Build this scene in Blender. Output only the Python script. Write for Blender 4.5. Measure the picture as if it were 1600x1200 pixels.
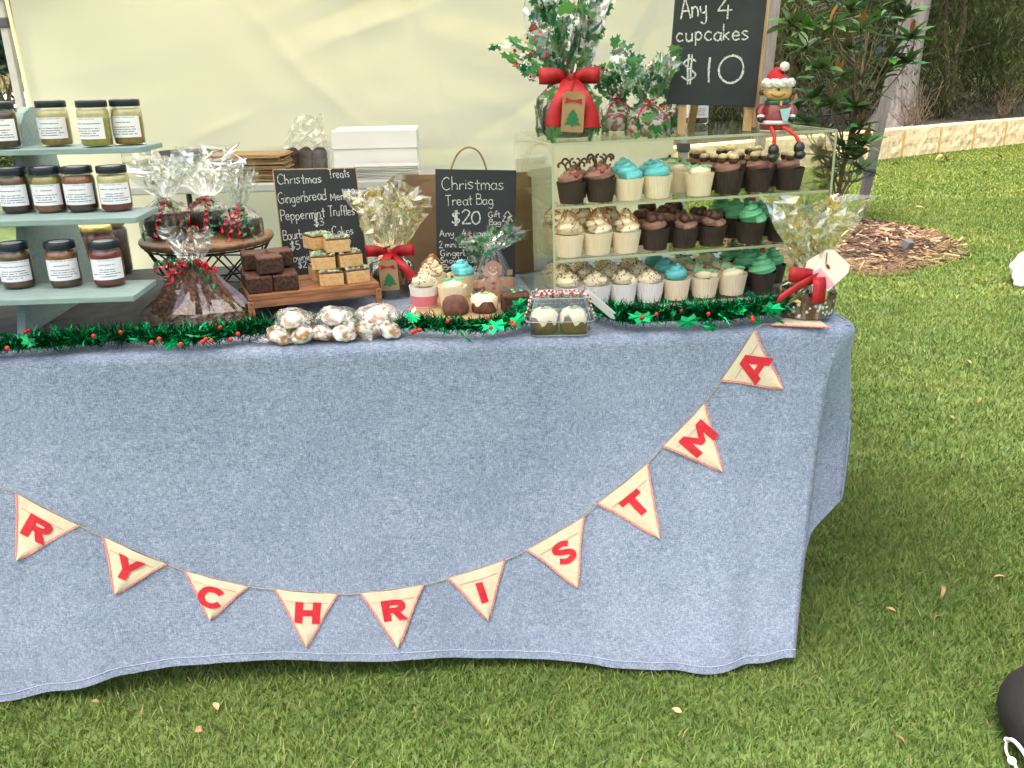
import bpy, bmesh, math, random
import numpy as np
from math import sin, cos, pi, radians, sqrt, atan2, exp
from mathutils import Vector, Matrix, Euler, noise as mnoise

# ------------------------------------------------------------------ scene, camera, light
S = bpy.context.scene
C = S.collection
for o in list(bpy.data.objects):
    bpy.data.objects.remove(o)
CAMH, PITCH, ROLL, YAW, FPX = 1.38, 20.0, 1.0, 4.0, 1340.0
_p, _r, _y = map(radians, (PITCH, ROLL, YAW))
FWD = Vector((sin(_y)*cos(_p), cos(_y)*cos(_p), -sin(_p)))
_rt = Vector((cos(_y), -sin(_y), 0)); _up = _rt.cross(FWD)
RT = _rt*cos(_r) - _up*sin(_r); UP = _up*cos(_r) + _rt*sin(_r)
ORG = Vector((0, 0, CAMH))
cd = bpy.data.cameras.new('camera'); cam = bpy.data.objects.new('camera', cd); C.objects.link(cam)
mw = Matrix((RT, UP, -FWD)).transposed().to_4x4(); mw.translation = ORG
cam.matrix_world = mw
cd.sensor_width = 36; cd.lens = FPX/1600*36; cd.clip_start = .05; cd.clip_end = 900
S.camera = cam
W = bpy.data.worlds.new('World'); S.world = W; W.use_nodes = True
nt = W.node_tree; nt.nodes.clear()
sky = nt.nodes.new('ShaderNodeTexSky'); sky.sky_type = 'NISHITA'; sky.sun_disc = False
SUN_EL, SUN_AZ = 66.0, 215.0          # azimuth the light comes from, clockwise from +Y
sky.sun_elevation = radians(SUN_EL); sky.sun_rotation = radians(SUN_AZ)
sky.air_density = .8; sky.dust_density = 8.0; sky.ozone_density = 1.0
bg = nt.nodes.new('ShaderNodeBackground'); bg.inputs['Strength'].default_value = .15
out = nt.nodes.new('ShaderNodeOutputWorld')
nt.links.new(sky.outputs[0], bg.inputs[0]); nt.links.new(bg.outputs[0], out.inputs[0])
sl = bpy.data.lights.new('sun', 'SUN'); sl.energy = 1.5; sl.angle = radians(24); sl.color = (1, .96, .9)
so = bpy.data.objects.new('sun', sl); C.objects.link(so)
sd = Vector((sin(radians(SUN_AZ))*cos(radians(SUN_EL)), cos(radians(SUN_AZ))*cos(radians(SUN_EL)), sin(radians(SUN_EL))))
so.rotation_euler = sd.to_track_quat('Z', 'Y').to_euler(); so.location = (0, -3, 9)
S.view_settings.view_transform = 'Standard'; S.view_settings.look = 'None'
S.view_settings.exposure = 1.5; S.view_settings.gamma = 1.0
try:
    S.cycles.transparent_max_bounces = 24; S.cycles.max_bounces = 10
except Exception: pass

# ------------------------------------------------------------------ pixel -> direction helpers (photo 1600x1200)
def ray(px, py): return FWD + RT*((px-800)/FPX) - UP*((py-600)/FPX)
def P(px, py, z):                      # point on the horizontal plane z
    d = ray(px, py); return ORG + d*((z-CAMH)/d.z)
def Q(px, py, Y):                      # point on the vertical plane y = Y
    d = ray(px, py); return ORG + d*(Y/d.y)
def onplane(px, py, p0, n):
    d = ray(px, py); return ORG + d*((p0-ORG).dot(n)/d.dot(n))
def proj(p):
    v = Vector(p)-ORG; z = v.dot(FWD); return 800+FPX*v.dot(RT)/z, 600-FPX*v.dot(UP)/z, z

# ------------------------------------------------------------------ mesh builder
class MB:
    def __init__(s): s.v = []; s.f = []; s.mi = []; s.c = []; s.uv = []
    def add(s, vs, fs, mi=0, M=None, col=None, uv=None):
        b = len(s.v)
        for k, p in enumerate(vs):
            p = Vector(p)
            if M is not None: p = M @ p
            s.v.append(p[:])
            if col is not None: s.c.append(col if not isinstance(col, list) else col[k])
            if uv is not None: s.uv.append(uv[k])
        for f in fs: s.f.append([b+i for i in f]); s.mi.append(mi)
        return s
    def box(s, c, d, M=None, mi=0, bev=0, R=None):
        x, y, z = [q/2 for q in d]; c = Vector(c)
        if bev <= 0:
            vs = [Vector((sx*x, sy*y, sz*z)) for sx in (-1, 1) for sy in (-1, 1) for sz in (-1, 1)]
            fs = [(0,1,3,2), (4,6,7,5), (0,4,5,1), (2,3,7,6), (0,2,6,4), (1,5,7,3)]
        else:
            bm = bmesh.new(); bmesh.ops.create_cube(bm, size=1)
            for v in bm.verts: v.co = Vector((v.co.x*d[0], v.co.y*d[1], v.co.z*d[2]))
            bmesh.ops.bevel(bm, geom=bm.edges[:], offset=bev, segments=2, affect='EDGES', profile=.5)
            bm.verts.index_update(); vs = [v.co.copy() for v in bm.verts]; fs = [[v.index for v in f.verts] for f in bm.faces]; bm.free()
        if R is not None: vs = [R @ v for v in vs]
        return s.add([v+c for v in vs], fs, mi, M)
    def lathe(s, prof, n=24, M=None, mi=0, rf=None, cap=True):
        vs = []; fs = []
        for i, (r, z) in enumerate(prof):
            for k in range(n):
                a = 2*pi*k/n; rr = r*(rf(a, i) if rf else 1); vs.append((rr*cos(a), rr*sin(a), z))
        for i in range(len(prof)-1):
            for k in range(n):
                k2 = (k+1) % n; fs.append((i*n+k, i*n+k2, (i+1)*n+k2, (i+1)*n+k))
        if cap:
            fs.append(tuple(range(n))[::-1]); m = (len(prof)-1)*n; fs.append(tuple(range(m, m+n)))
        return s.add(vs, fs, mi, M)
    def tube(s, path, r, n=8, M=None, mi=0, closed=False, rf=None, cap=True, col=None):
        path = [Vector(p) for p in path]; L = len(path); vs = []; fs = []
        up = Vector((0, 0, 1)); prev = None
        for i, p in enumerate(path):
            a = path[(i-1) % L] if (closed or i > 0) else p; b = path[(i+1) % L] if (closed or i < L-1) else p
            t = (b-a); t = t.normalized() if t.length > 1e-9 else Vector((0, 0, 1))
            if prev is None: q = up if abs(t.z) < .95 else Vector((1, 0, 0)); x = t.cross(q).normalized()
            else:
                x = prev - t*prev.dot(t); x = x.normalized() if x.length > 1e-6 else t.cross(up).normalized()
            prev = x; y = t.cross(x); rr = r[i] if hasattr(r, '__len__') else r
            for k in range(n):
                an = 2*pi*k/n; q = rr*(rf(an, i/(L-1)) if rf else 1)
                vs.append(p + x*(cos(an)*q) + y*(sin(an)*q))
        R = L if closed else L-1
        for i in range(R):
            for k in range(n):
                k2 = (k+1) % n; j = (i+1) % L; fs.append((i*n+k, i*n+k2, j*n+k2, j*n+k))
        if cap and not closed: fs.append(tuple(range(n))[::-1]); m = (L-1)*n; fs.append(tuple(range(m, m+n)))
        return s.add(vs, fs, mi, M, col)
    def strip(s, path, wv, M=None, mi=0, th=0):       # ribbon: path points and half-width vectors
        vs = []; fs = []
        for p, w in zip(path, wv): p = Vector(p); w = Vector(w); vs += [p-w, p+w]
        for i in range(len(path)-1): fs.append((2*i, 2*i+1, 2*i+3, 2*i+2))
        return s.add(vs, fs, mi, M)
    def ball(s, c, r, sub=2, M=None, mi=0, nz=0, nf=20, seed=0, sc=(1, 1, 1), R=None):
        bm = bmesh.new(); bmesh.ops.create_icosphere(bm, subdivisions=sub, radius=1)
        vs = []; c = Vector(c)
        for v in bm.verts:
            q = v.co.copy(); k = 1+(nz*mnoise.noise(q*nf+Vector((seed*7.3, seed, 0))) if nz else 0)
            q = Vector((q.x*sc[0], q.y*sc[1], q.z*sc[2]))*r*k
            if R is not None: q = R @ q
            vs.append(q+c)
        bm.verts.index_update(); fs = [[v.index for v in f.verts] for f in bm.faces]; bm.free()
        return s.add(vs, fs, mi, M)
    def prism(s, poly, th, M=None, mi=0):             # 2D outline (x, y), thickness along z
        n = len(poly); vs = [(x, y, -th/2) for x, y in poly]+[(x, y, th/2) for x, y in poly]
        fs = [tuple(range(n))[::-1], tuple(range(n, 2*n))]+[(k, (k+1) % n, n+(k+1) % n, n+k) for k in range(n)]
        return s.add(vs, fs, mi, M)
    def mesh(s, name, mats, smooth=False):
        me = bpy.data.meshes.new(name); me.from_pydata([tuple(v) for v in s.v], [], s.f)
        for m in (mats if isinstance(mats, (list, tuple)) else [mats]): me.materials.append(m)
        if any(s.mi): me.polygons.foreach_set('material_index', s.mi)
        if s.c and len(s.c) == len(s.v):
            ca = me.color_attributes.new('Col', 'FLOAT_COLOR', 'POINT')
            ca.data.foreach_set('color', np.array([list(c)+[1] for c in s.c], dtype=np.float32).ravel())
        if s.uv and len(s.uv) == len(s.v):
            ul = me.uv_layers.new(name='UVMap'); idx = np.empty(len(me.loops), dtype=np.int32); me.loops.foreach_get('vertex_index', idx)
            ul.data.foreach_set('uv', np.array(s.uv, dtype=np.float32)[idx].ravel())
        if smooth: me.polygons.foreach_set('use_smooth', [True]*len(me.polygons))
        me.update(); return me

def put(name, me, parent=None, M=None):
    o = bpy.data.objects.new(name, me); C.objects.link(o)
    if parent is not None: o.parent = parent
    if M is not None: o.matrix_local = M
    return o
def obj(name, mb, mat, parent=None, smooth=False, M=None): return put(name, mb.mesh(name, mat, smooth), parent, M)
def tag(o, label, cat, group=None):
    o['label'] = label; o['category'] = cat
    if group: o['group'] = group
    return o
def thing(name, label, cat, loc=(0, 0, 0), rz=0, group=None, M=None):
    o = bpy.data.objects.new(name, None); C.objects.link(o); o.empty_display_size = .05
    if M is not None: o.matrix_world = M
    else: o.location = loc; o.rotation_euler = (0, 0, rz)
    return tag(o, label, cat, group)
def struct(name, mb, mat, smooth=False):
    o = obj(name, mb, mat, None, smooth); o['kind'] = 'structure'; return o
def T(x, y, z): return Matrix.Translation((x, y, z))
def RZ(a): return Matrix.Rotation(a, 4, 'Z')
def RX(a): return Matrix.Rotation(a, 4, 'X')
def RY(a): return Matrix.Rotation(a, 4, 'Y')
def SC(x, y, z): return Matrix.Diagonal((x, y, z, 1))
def catmull(pts, n=6, closed=False):
    pts = [Vector(p) for p in pts]; L = len(pts); o = []
    for i in range(L if closed else L-1):
        if closed: a, b, c, d = pts[i-1], pts[i], pts[(i+1) % L], pts[(i+2) % L]
        else: a, b, c, d = pts[max(i-1, 0)], pts[i], pts[i+1], pts[min(i+2, L-1)]
        for k in range(n):
            t = k/n; o.append(.5*((2*b)+(c-a)*t+(2*a-5*b+4*c-d)*t*t+(3*b-a-3*c+d)*t*t*t))
    if not closed: o.append(pts[-1])
    return o

# ------------------------------------------------------------------ materials
def newmat(name):
    m = bpy.data.materials.new(name); m.use_nodes = True; m.node_tree.nodes.clear()
    return m, m.node_tree.nodes, m.node_tree.links
def pm(name, c1, c2=None, scale=40, rough=.6, metal=0, bump=0, bscale=None, detail=4, sss=0, coat=0, stretch=None, lo=.35, hi=.65, vcol=False, spec=.5, trans=0, rand=0, flat=False):
    m, N, L = newmat(name); b = N.new('ShaderNodeBsdfPrincipled'); o = N.new('ShaderNodeOutputMaterial')
    b.inputs['Roughness'].default_value = rough; b.inputs['Metallic'].default_value = metal
    b.inputs['Base Color'].default_value = (*c1, 1); b.inputs['Specular IOR Level'].default_value = spec
    b.inputs['Coat Weight'].default_value = coat; b.inputs['Coat Roughness'].default_value = .15
    if sss: b.inputs['Subsurface Weight'].default_value = sss; b.inputs['Subsurface Radius'].default_value = (.006, .004, .003)
    tc = N.new('ShaderNodeTexCoord'); src = tc.outputs['Object']
    if stretch:
        mp = N.new('ShaderNodeMapping'); mp.inputs['Scale'].default_value = stretch; L.new(src, mp.inputs[0]); src = mp.outputs[0]
    col = None
    if c2 is not None:
        nz = N.new('ShaderNodeTexNoise'); nz.inputs['Scale'].default_value = scale; nz.inputs['Detail'].default_value = detail; L.new(src, nz.inputs[0])
        cr = N.new('ShaderNodeValToRGB'); cr.color_ramp.elements[0].position = lo; cr.color_ramp.elements[1].position = hi
        cr.color_ramp.elements[0].color = (*c1, 1); cr.color_ramp.elements[1].color = (*c2, 1); L.new(nz.outputs[0], cr.inputs[0]); col = cr.outputs[0]
    if vcol:
        at = N.new('ShaderNodeAttribute'); at.attribute_name = 'Col'
        if col is None: col = at.outputs[0]
        else:
            mx = N.new('ShaderNodeMixRGB'); mx.blend_type = 'MULTIPLY'; mx.inputs[0].default_value = 1
            L.new(col, mx.inputs[1]); L.new(at.outputs[0], mx.inputs[2]); col = mx.outputs[0]
    if rand:
        oi = N.new('ShaderNodeObjectInfo'); mr = N.new('ShaderNodeMapRange'); mr.inputs[3].default_value = 1-rand; mr.inputs[4].default_value = 1+rand
        L.new(oi.outputs['Random'], mr.inputs[0]); hs = N.new('ShaderNodeHueSaturation'); L.new(mr.outputs[0], hs.inputs['Value'])
        if col is None: hs.inputs['Color'].default_value = (*c1, 1)
        else: L.new(col, hs.inputs['Color'])
        col = hs.outputs[0]
    if col is not None: L.new(col, b.inputs['Base Color'])
    if bump:
        n2 = N.new('ShaderNodeTexNoise'); n2.inputs['Scale'].default_value = bscale or scale; n2.inputs['Detail'].default_value = 5; L.new(src, n2.inputs[0])
        bp = N.new('ShaderNodeBump'); bp.inputs['Strength'].default_value = bump; bp.inputs['Distance'].default_value = .004
        L.new(n2.outputs[0], bp.inputs['Height']); L.new(bp.outputs[0], b.inputs['Normal'])
    if trans:
        tr = N.new('ShaderNodeBsdfTranslucent'); tr.inputs[0].default_value = (*c1, 1)
        if col is not None: L.new(col, tr.inputs[0])
        mx = N.new('ShaderNodeMixShader'); mx.inputs[0].default_value = trans
        L.new(b.outputs[0], mx.inputs[1]); L.new(tr.outputs[0], mx.inputs[2]); L.new(mx.outputs[0], o.inputs[0])
    else: L.new(b.outputs[0], o.inputs[0])
    return m
def clear(name, tint=(1, 1, 1), gl=.1, rough=.05, edge=.6, gcol=(1, 1, 1), ior=1.35):     # thin see-through film or sheet
    m, N, L = newmat(name); o = N.new('ShaderNodeOutputMaterial')
    t = N.new('ShaderNodeBsdfTransparent'); t.inputs[0].default_value = (*tint, 1)
    g = N.new('ShaderNodeBsdfGlossy'); g.inputs['Roughness'].default_value = rough; g.inputs[0].default_value = (*gcol, 1)
    lw = N.new('ShaderNodeLayerWeight'); lw.inputs[0].default_value = .25
    mr = N.new('ShaderNodeMapRange'); mr.inputs[3].default_value = gl; mr.inputs[4].default_value = edge
    L.new(lw.outputs['Fresnel'], mr.inputs[0]); mx = N.new('ShaderNodeMixShader')
    L.new(mr.outputs[0], mx.inputs[0]); L.new(t.outputs[0], mx.inputs[1]); L.new(g.outputs[0], mx.inputs[2]); L.new(mx.outputs[0], o.inputs[0])
    return m
M_ = {}
M_['cello'] = clear('cellophane', (.97, .98, .97), .10, .07, .75)
M_['cello2'] = clear('cellophane_gold', (.97, .97, .93), .20, .06, .85, (1, .98, .9))
M_['acryl'] = clear('acrylic_sheet', (.94, .95, .89), .03, .03, .45)
M_['acryl_edge'] = pm('acrylic_edge', (.62, .66, .46), rough=.2, trans=.4)
M_['glass'] = clear('jar_glass', (.96, .98, .96), .04, .03, .6)
M_['boxfilm'] = clear('clear_box_plastic', (.93, .95, .95), .09, .04, .9)
M_['plastic_tub'] = clear('cloudy_plastic', (.88, .9, .9), .14, .2, .5)

def cloth_mat():
    m, N, L = newmat('chambray_cloth'); b = N.new('ShaderNodeBsdfPrincipled'); o = N.new('ShaderNodeOutputMaterial')
    b.inputs['Roughness'].default_value = .9; b.inputs['Specular IOR Level'].default_value = .15
    b.inputs['Sheen Weight'].default_value = .15
    tc = N.new('ShaderNodeTexCoord')
    def nz(sc, stretch, det=2):
        mp = N.new('ShaderNodeMapping'); mp.inputs['Scale'].default_value = stretch; L.new(tc.outputs['Object'], mp.inputs[0])
        n = N.new('ShaderNodeTexNoise'); n.inputs['Scale'].default_value = sc; n.inputs['Detail'].default_value = det; L.new(mp.outputs[0], n.inputs[0]); return n.outputs[0]
    a = nz(600, (1, 1, .2)); w = nz(600, (.2, .2, 1)); big = nz(4, (1, 1, 1), 4); mid = nz(60, (1, 1, 1), 3)
    ad = N.new('ShaderNodeMath'); ad.operation = 'ADD'; L.new(a, ad.inputs[0]); L.new(w, ad.inputs[1])
    a2 = N.new('ShaderNodeMath'); a2.operation = 'MULTIPLY_ADD'; a2.inputs[1].default_value = .28; L.new(mid, a2.inputs[0]); L.new(ad.outputs[0], a2.inputs[2])
    a3 = N.new('ShaderNodeMath'); a3.operation = 'MULTIPLY_ADD'; a3.inputs[1].default_value = .25; L.new(big, a3.inputs[0]); L.new(a2.outputs[0], a3.inputs[2])
    mr = N.new('ShaderNodeMapRange'); mr.inputs[1].default_value = .92; mr.inputs[2].default_value = 1.62; L.new(a3.outputs[0], mr.inputs[0])
    cr = N.new('ShaderNodeValToRGB'); e = cr.color_ramp.elements
    e[0].position = 0; e[0].color = (.11, .148, .226, 1); e[1].position = 1; e[1].color = (.415, .465, .57, 1)
    k = e.new(.5); k.color = (.23, .283, .384, 1)
    L.new(mr.outputs[0], cr.inputs[0]); L.new(cr.outputs[0], b.inputs['Base Color'])
    bp = N.new('ShaderNodeBump'); bp.inputs['Strength'].default_value = .35; bp.inputs['Distance'].default_value = .0015
    L.new(a2.outputs[0], bp.inputs['Height']); L.new(bp.outputs[0], b.inputs['Normal']); L.new(b.outputs[0], o.inputs[0]); return m
M_['cloth'] = cloth_mat()
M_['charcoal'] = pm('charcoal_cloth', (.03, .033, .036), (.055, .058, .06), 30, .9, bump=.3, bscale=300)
M_['cream'] = pm('cream_tent_fabric', (.94, .88, .67), (.92, .86, .64), 1.3, .75, trans=.5, spec=.2, bump=.12, bscale=5)
M_['roofcloth'] = pm('cream_roof_fabric', (.95, .94, .84), rough=.8, trans=.7, spec=.2)
M_['alu'] = pm('dull_aluminium', (.36, .36, .34), (.44, .44, .42), 12, .5, .35)
M_['dark_plastic'] = pm('dark_plastic', (.05, .055, .06), rough=.45)
M_['teal'] = pm('teal_paint', (.21, .305, .305), (.27, .37, .365), 18, .62, bump=.25, bscale=60, stretch=(1, 6, 6))
M_['lid'] = pm('lid_navy', (.012, .018, .028), rough=.35)
M_['goldlid'] = pm('lid_gold', (.75, .6, .22), rough=.3, metal=.8)
M_['paper'] = pm('white_paper', (.78, .79, .82), rough=.8)
M_['wood'] = pm('oiled_wood', (.20, .075, .03), (.38, .17, .07), 14, .45, bump=.2, bscale=50, stretch=(1.2, 9, 9))
M_['wood2'] = pm('pale_wood', (.42, .26, .12), (.55, .37, .19), 10, .6, bump=.2, stretch=(8, 8, 1))
M_['slab'] = pm('board_wood', (.38, .25, .12), (.50, .35, .19), 12, .5, stretch=(1, 8, 8))
M_['slab_dark'] = pm('walnut_board', (.16, .08, .035), (.30, .17, .08), 12, .4, stretch=(1, 8, 8))
M_['wire'] = pm('black_wire', (.015, .013, .012), rough=.4, metal=.4)
M_['brownie'] = pm('brownie_crumb', (.012, .005, .003), (.085, .032, .014), 140, .8, bump=.9, bscale=120)
M_['brownie_top'] = pm('brownie_crust', (.045, .015, .007), (.15, .055, .024), 110, .65, bump=.7, bscale=90)
M_['rocky'] = pm('chocolate_slab', (.035, .013, .008), (.24, .11, .06), 150, .65, bump=.9, bscale=90)
M_['fudge'] = pm('caramel_fudge', (.56, .33, .12), (.70, .46, .21), 160, .65, bump=.5, bscale=150)
M_['choc_layer'] = pm('chocolate_layer', (.10, .035, .016), (.17, .07, .035), 60, .5, bump=.5)
M_['crumble'] = pm('mint_crumble', (.18, .36, .20), (.62, .60, .42), 110, .6, lo=.45, hi=.6, bump=.8, bscale=160)
M_['slate'] = pm('chalkboard_slate', (.014, .019, .022), (.026, .033, .036), 7, .72, detail=6)
M_['black'] = pm('black_fabric', (.006, .006, .007), (.012, .012, .013), 60, .8, bump=.5, bscale=200, stretch=(1, 1, 4))
M_['kraft'] = pm('kraft_paper', (.30, .19, .09), (.38, .25, .125), 25, .8, bump=.1, bscale=120)
M_['kraft_dk'] = pm('kraft_bag_paper', (.20, .125, .065), (.245, .155, .085), 9, .8, bump=.25, bscale=18)
M_['red'] = pm('red_ribbon', (.52, .012, .02), (.34, .006, .010), 45, .5, bump=.4, bscale=90, stretch=(1, 1, .25))
M_['redfelt'] = pm('red_felt', (.62, .022, .04), (.52, .015, .03), 90, .85, bump=.3, bscale=250)
M_['redtrim'] = pm('red_overlock_thread', (.62, .10, .09), (.80, .42, .36), 380, .85)
M_['calico'] = pm('calico_cotton', (.70, .60, .42), (.76, .67, .50), 60, .9, bump=.25, bscale=400, trans=.1)
M_['thread'] = pm('brown_thread', (.42, .24, .15), rough=.9)
M_['twine'] = pm('twine', (.40, .33, .24), (.30, .24, .16), 200, .9)
M_['tinsel'] = pm('green_tinsel', (.005, .33, .10), rough=.16, metal=1)
M_['tinsel2'] = pm('dark_green_tinsel', (.0, .07, .025), rough=.3, metal=.7)
M_['foil'] = pm('green_foil', (.0, .34, .11), rough=.2, metal=.75, rand=.6)
M_['berry'] = pm('red_foil_berry', (.62, .03, .02), rough=.25, metal=.4)
M_['greenfelt'] = pm('green_tree_print', (.02, .16, .06), rough=.8)
M_['holly_print'] = pm('holly_print', (.03, .21, .055), rough=.35, vcol=True, trans=.45)
M_['gold_print'] = pm('gold_print', (.72, .55, .14), rough=.25, metal=.6)
M_['gribbon'] = pm('green_curl_ribbon', (.0, .17, .075), rough=.25)
M_['rribbon'] = pm('red_curl_ribbon', (.55, .015, .03), rough=.25)
M_['powder'] = pm('icing_sugar_cookie', (.40, .20, .09), (.84, .83, .81), 58, .9, lo=.43, hi=.56, bump=.5, bscale=60)
M_['pudding'] = pm('dark_cake', (.018, .010, .008), (.05, .026, .018), 60, .6, bump=.7, bscale=80)
M_['mini'] = pm('mini_cake', (.10, .035, .02), (.17, .07, .04), 70, .7, bump=.6, bscale=100)
M_['ginger'] = pm('gingerbread', (.34, .155, .06), (.42, .21, .09), 60, .75, bump=.2)
M_['white'] = pm('white_plastic', (.74, .74, .72), rough=.5)
M_['box_white'] = pm('white_card', (.66, .66, .65), (.70, .70, .69), 5, .7)
M_['grey_top'] = pm('grey_table_plastic', (.42, .42, .41), (.47, .47, .46), 20, .6)
def ic(n, c, c2=None): return pm(n, c, c2 or tuple(min(1, x*1.12) for x in c), 70, .5, bump=.25, bscale=120, sss=.15)
M_['i_choc'] = ic('chocolate_icing', (.28, .145, .098), (.33, .175, .12))
M_['i_blue'] = ic('turquoise_icing', (.14, .55, .56))
M_['i_cream'] = ic('cream_icing', (.80, .72, .50))
M_['i_green'] = ic('green_icing', (.17, .56, .28))
M_['liner_w'] = pm('pale_liner', (.80, .67, .44), (.84, .72, .50), 40, .7, sss=.1)
M_['liner_d'] = pm('dark_liner', (.030, .018, .012), (.05, .03, .02), 50, .6)
M_['liner_p'] = pm('pink_liner', (.72, .20, .24), rough=.7)
M_['liner_clear'] = pm('white_liner', (.80, .76, .70), rough=.7)
M_['cherry'] = pm('red_candy', (.30, .012, .015), rough=.25, coat=.4)
M_['caramel'] = pm('caramel_sauce', (.45, .17, .03), rough=.25, coat=.4)
M_['pretzel'] = pm('choc_pretzel', (.10, .04, .02), rough=.4)
M_['whitechoc'] = pm('white_chocolate', (.74, .62, .36), rough=.4)
M_['chocball'] = pm('choc_ball', (.085, .035, .02), rough=.35)
M_['sprinkle'] = pm('crumb_sprinkle', (.22, .03, .03), (.20, .22, .12), 300, .6)
M_['bark'] = pm('grey_bark', (.13, .12, .11), (.235, .22, .20), 5, .9, bump=.8, bscale=14, stretch=(4, 4, .6))
M_['bark2'] = pm('brown_bark', (.10, .07, .045), (.18, .13, .085), 14, .9, bump=.6, stretch=(4, 4, .8))
M_['stake'] = pm('weathered_stake', (.12, .11, .095), (.19, .175, .155), 9, .85, bump=.4, stretch=(6, 6, .5))
M_['lime'] = pm('limestone', (.42, .31, .16), (.74, .60, .36), 9, .9, bump=1, bscale=26, detail=10, lo=.33, hi=.5)
M_['mortar'] = pm('ochre_mortar', (.52, .33, .10), (.60, .42, .17), 8, .9, bump=.5, bscale=40)
M_['soil'] = pm('garden_soil', (.025, .024, .014), (.07, .058, .035), 5, .95, bump=.8, bscale=12)
M_['mulch'] = pm('mulch_litter', (.035, .02, .012), (.16, .09, .045), 30, .95, bump=.9, bscale=60)
M_['chip'] = pm('bark_chip', (1, 1, 1), rough=.9, vcol=True)
M_['leaf'] = pm('glossy_leaf', (.055, .115, .032), rough=.34, trans=.2, rand=.45)
M_['leafv'] = pm('glossy_leaf_small', (1, 1, 1), rough=.38, trans=.2, vcol=True)
M_['foliage'] = pm('drooping_foliage', (1, 1, 1), rough=.6, trans=.3, vcol=True, spec=.2)
M_['grassv'] = pm('grass_blades', (1, 1, 1), rough=.55, trans=.3, vcol=True, spec=.25)
M_['dry'] = pm('dry_leaf', (.27, .14, .06), (.44, .27, .13), 60, .8, rand=.45)
M_['lawn'] = pm('lawn_ground', (.055, .095, .022), (.11, .165, .04), 9, .95, bump=.8, bscale=90, detail=8)
M_['sand'] = pm('pale_gravel', (.70, .64, .53), (.78, .73, .63), .6, .95)
M_['carwhite'] = pm('white_car_paint', (.75, .76, .78), rough=.25, coat=.6)
M_['rubber'] = pm('tyre_rubber', (.02, .02, .02), rough=.8)
M_['darkglass'] = pm('dark_glass', (.02, .025, .03), rough=.08)
M_['tote'] = pm('white_tote_cloth', (.74, .72, .66), (.68, .66, .60), 12, .85, bump=.4, bscale=20)
M_['totegreen'] = pm('green_piping', (.05, .42, .16), rough=.7)
M_['cord'] = pm('white_cord', (.78, .78, .78), rough=.7)
M_['f_red'] = pm('glazed_maroon', (.20, .015, .018), (.26, .03, .03), 30, .25, coat=.4)
M_['f_face'] = pm('glazed_tan', (.62, .38, .12), rough=.3, coat=.3)
M_['f_white'] = pm('glazed_white', (.80, .79, .78), rough=.4)
M_['f_green'] = pm('glazed_green', (.015, .11, .055), rough=.3, coat=.3)
M_['f_black'] = pm('glazed_black', (.012, .012, .014), rough=.22, coat=.4)
M_['f_blue'] = pm('glazed_blue', (.35, .58, .62), rough=.3)
M_['f_fur'] = pm('white_fur', (.80, .78, .76), rough=.95, bump=1, bscale=300)
M_['f_hat'] = pm('red_felt_hat', (.50, .015, .02), rough=.8, bump=.4, bscale=300)
M_['f_rope'] = pm('red_rope', (.62, .04, .02), rough=.5)
M_['f_brown'] = pm('glazed_brown', (.10, .035, .025), rough=.3)

def chalk_mat():
    m, N, L = newmat('chalk'); o = N.new('ShaderNodeOutputMaterial'); b = N.new('ShaderNodeBsdfDiffuse'); b.inputs[0].default_value = (.72, .74, .72, 1)
    t = N.new('ShaderNodeBsdfTransparent'); tc = N.new('ShaderNodeTexCoord'); n = N.new('ShaderNodeTexNoise'); n.inputs['Scale'].default_value = 420; n.inputs['Detail'].default_value = 3
    L.new(tc.outputs['Object'], n.inputs[0]); mr = N.new('ShaderNodeMapRange'); mr.inputs[1].default_value = .36; mr.inputs[2].default_value = .56; mr.inputs[3].default_value = .25; mr.inputs[4].default_value = 1
    L.new(n.outputs[0], mr.inputs[0]); mx = N.new('ShaderNodeMixShader'); L.new(mr.outputs[0], mx.inputs[0]); L.new(t.outputs[0], mx.inputs[1]); L.new(b.outputs[0], mx.inputs[2]); L.new(mx.outputs[0], o.inputs[0]); return m
M_['chalk'] = chalk_mat()
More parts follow.
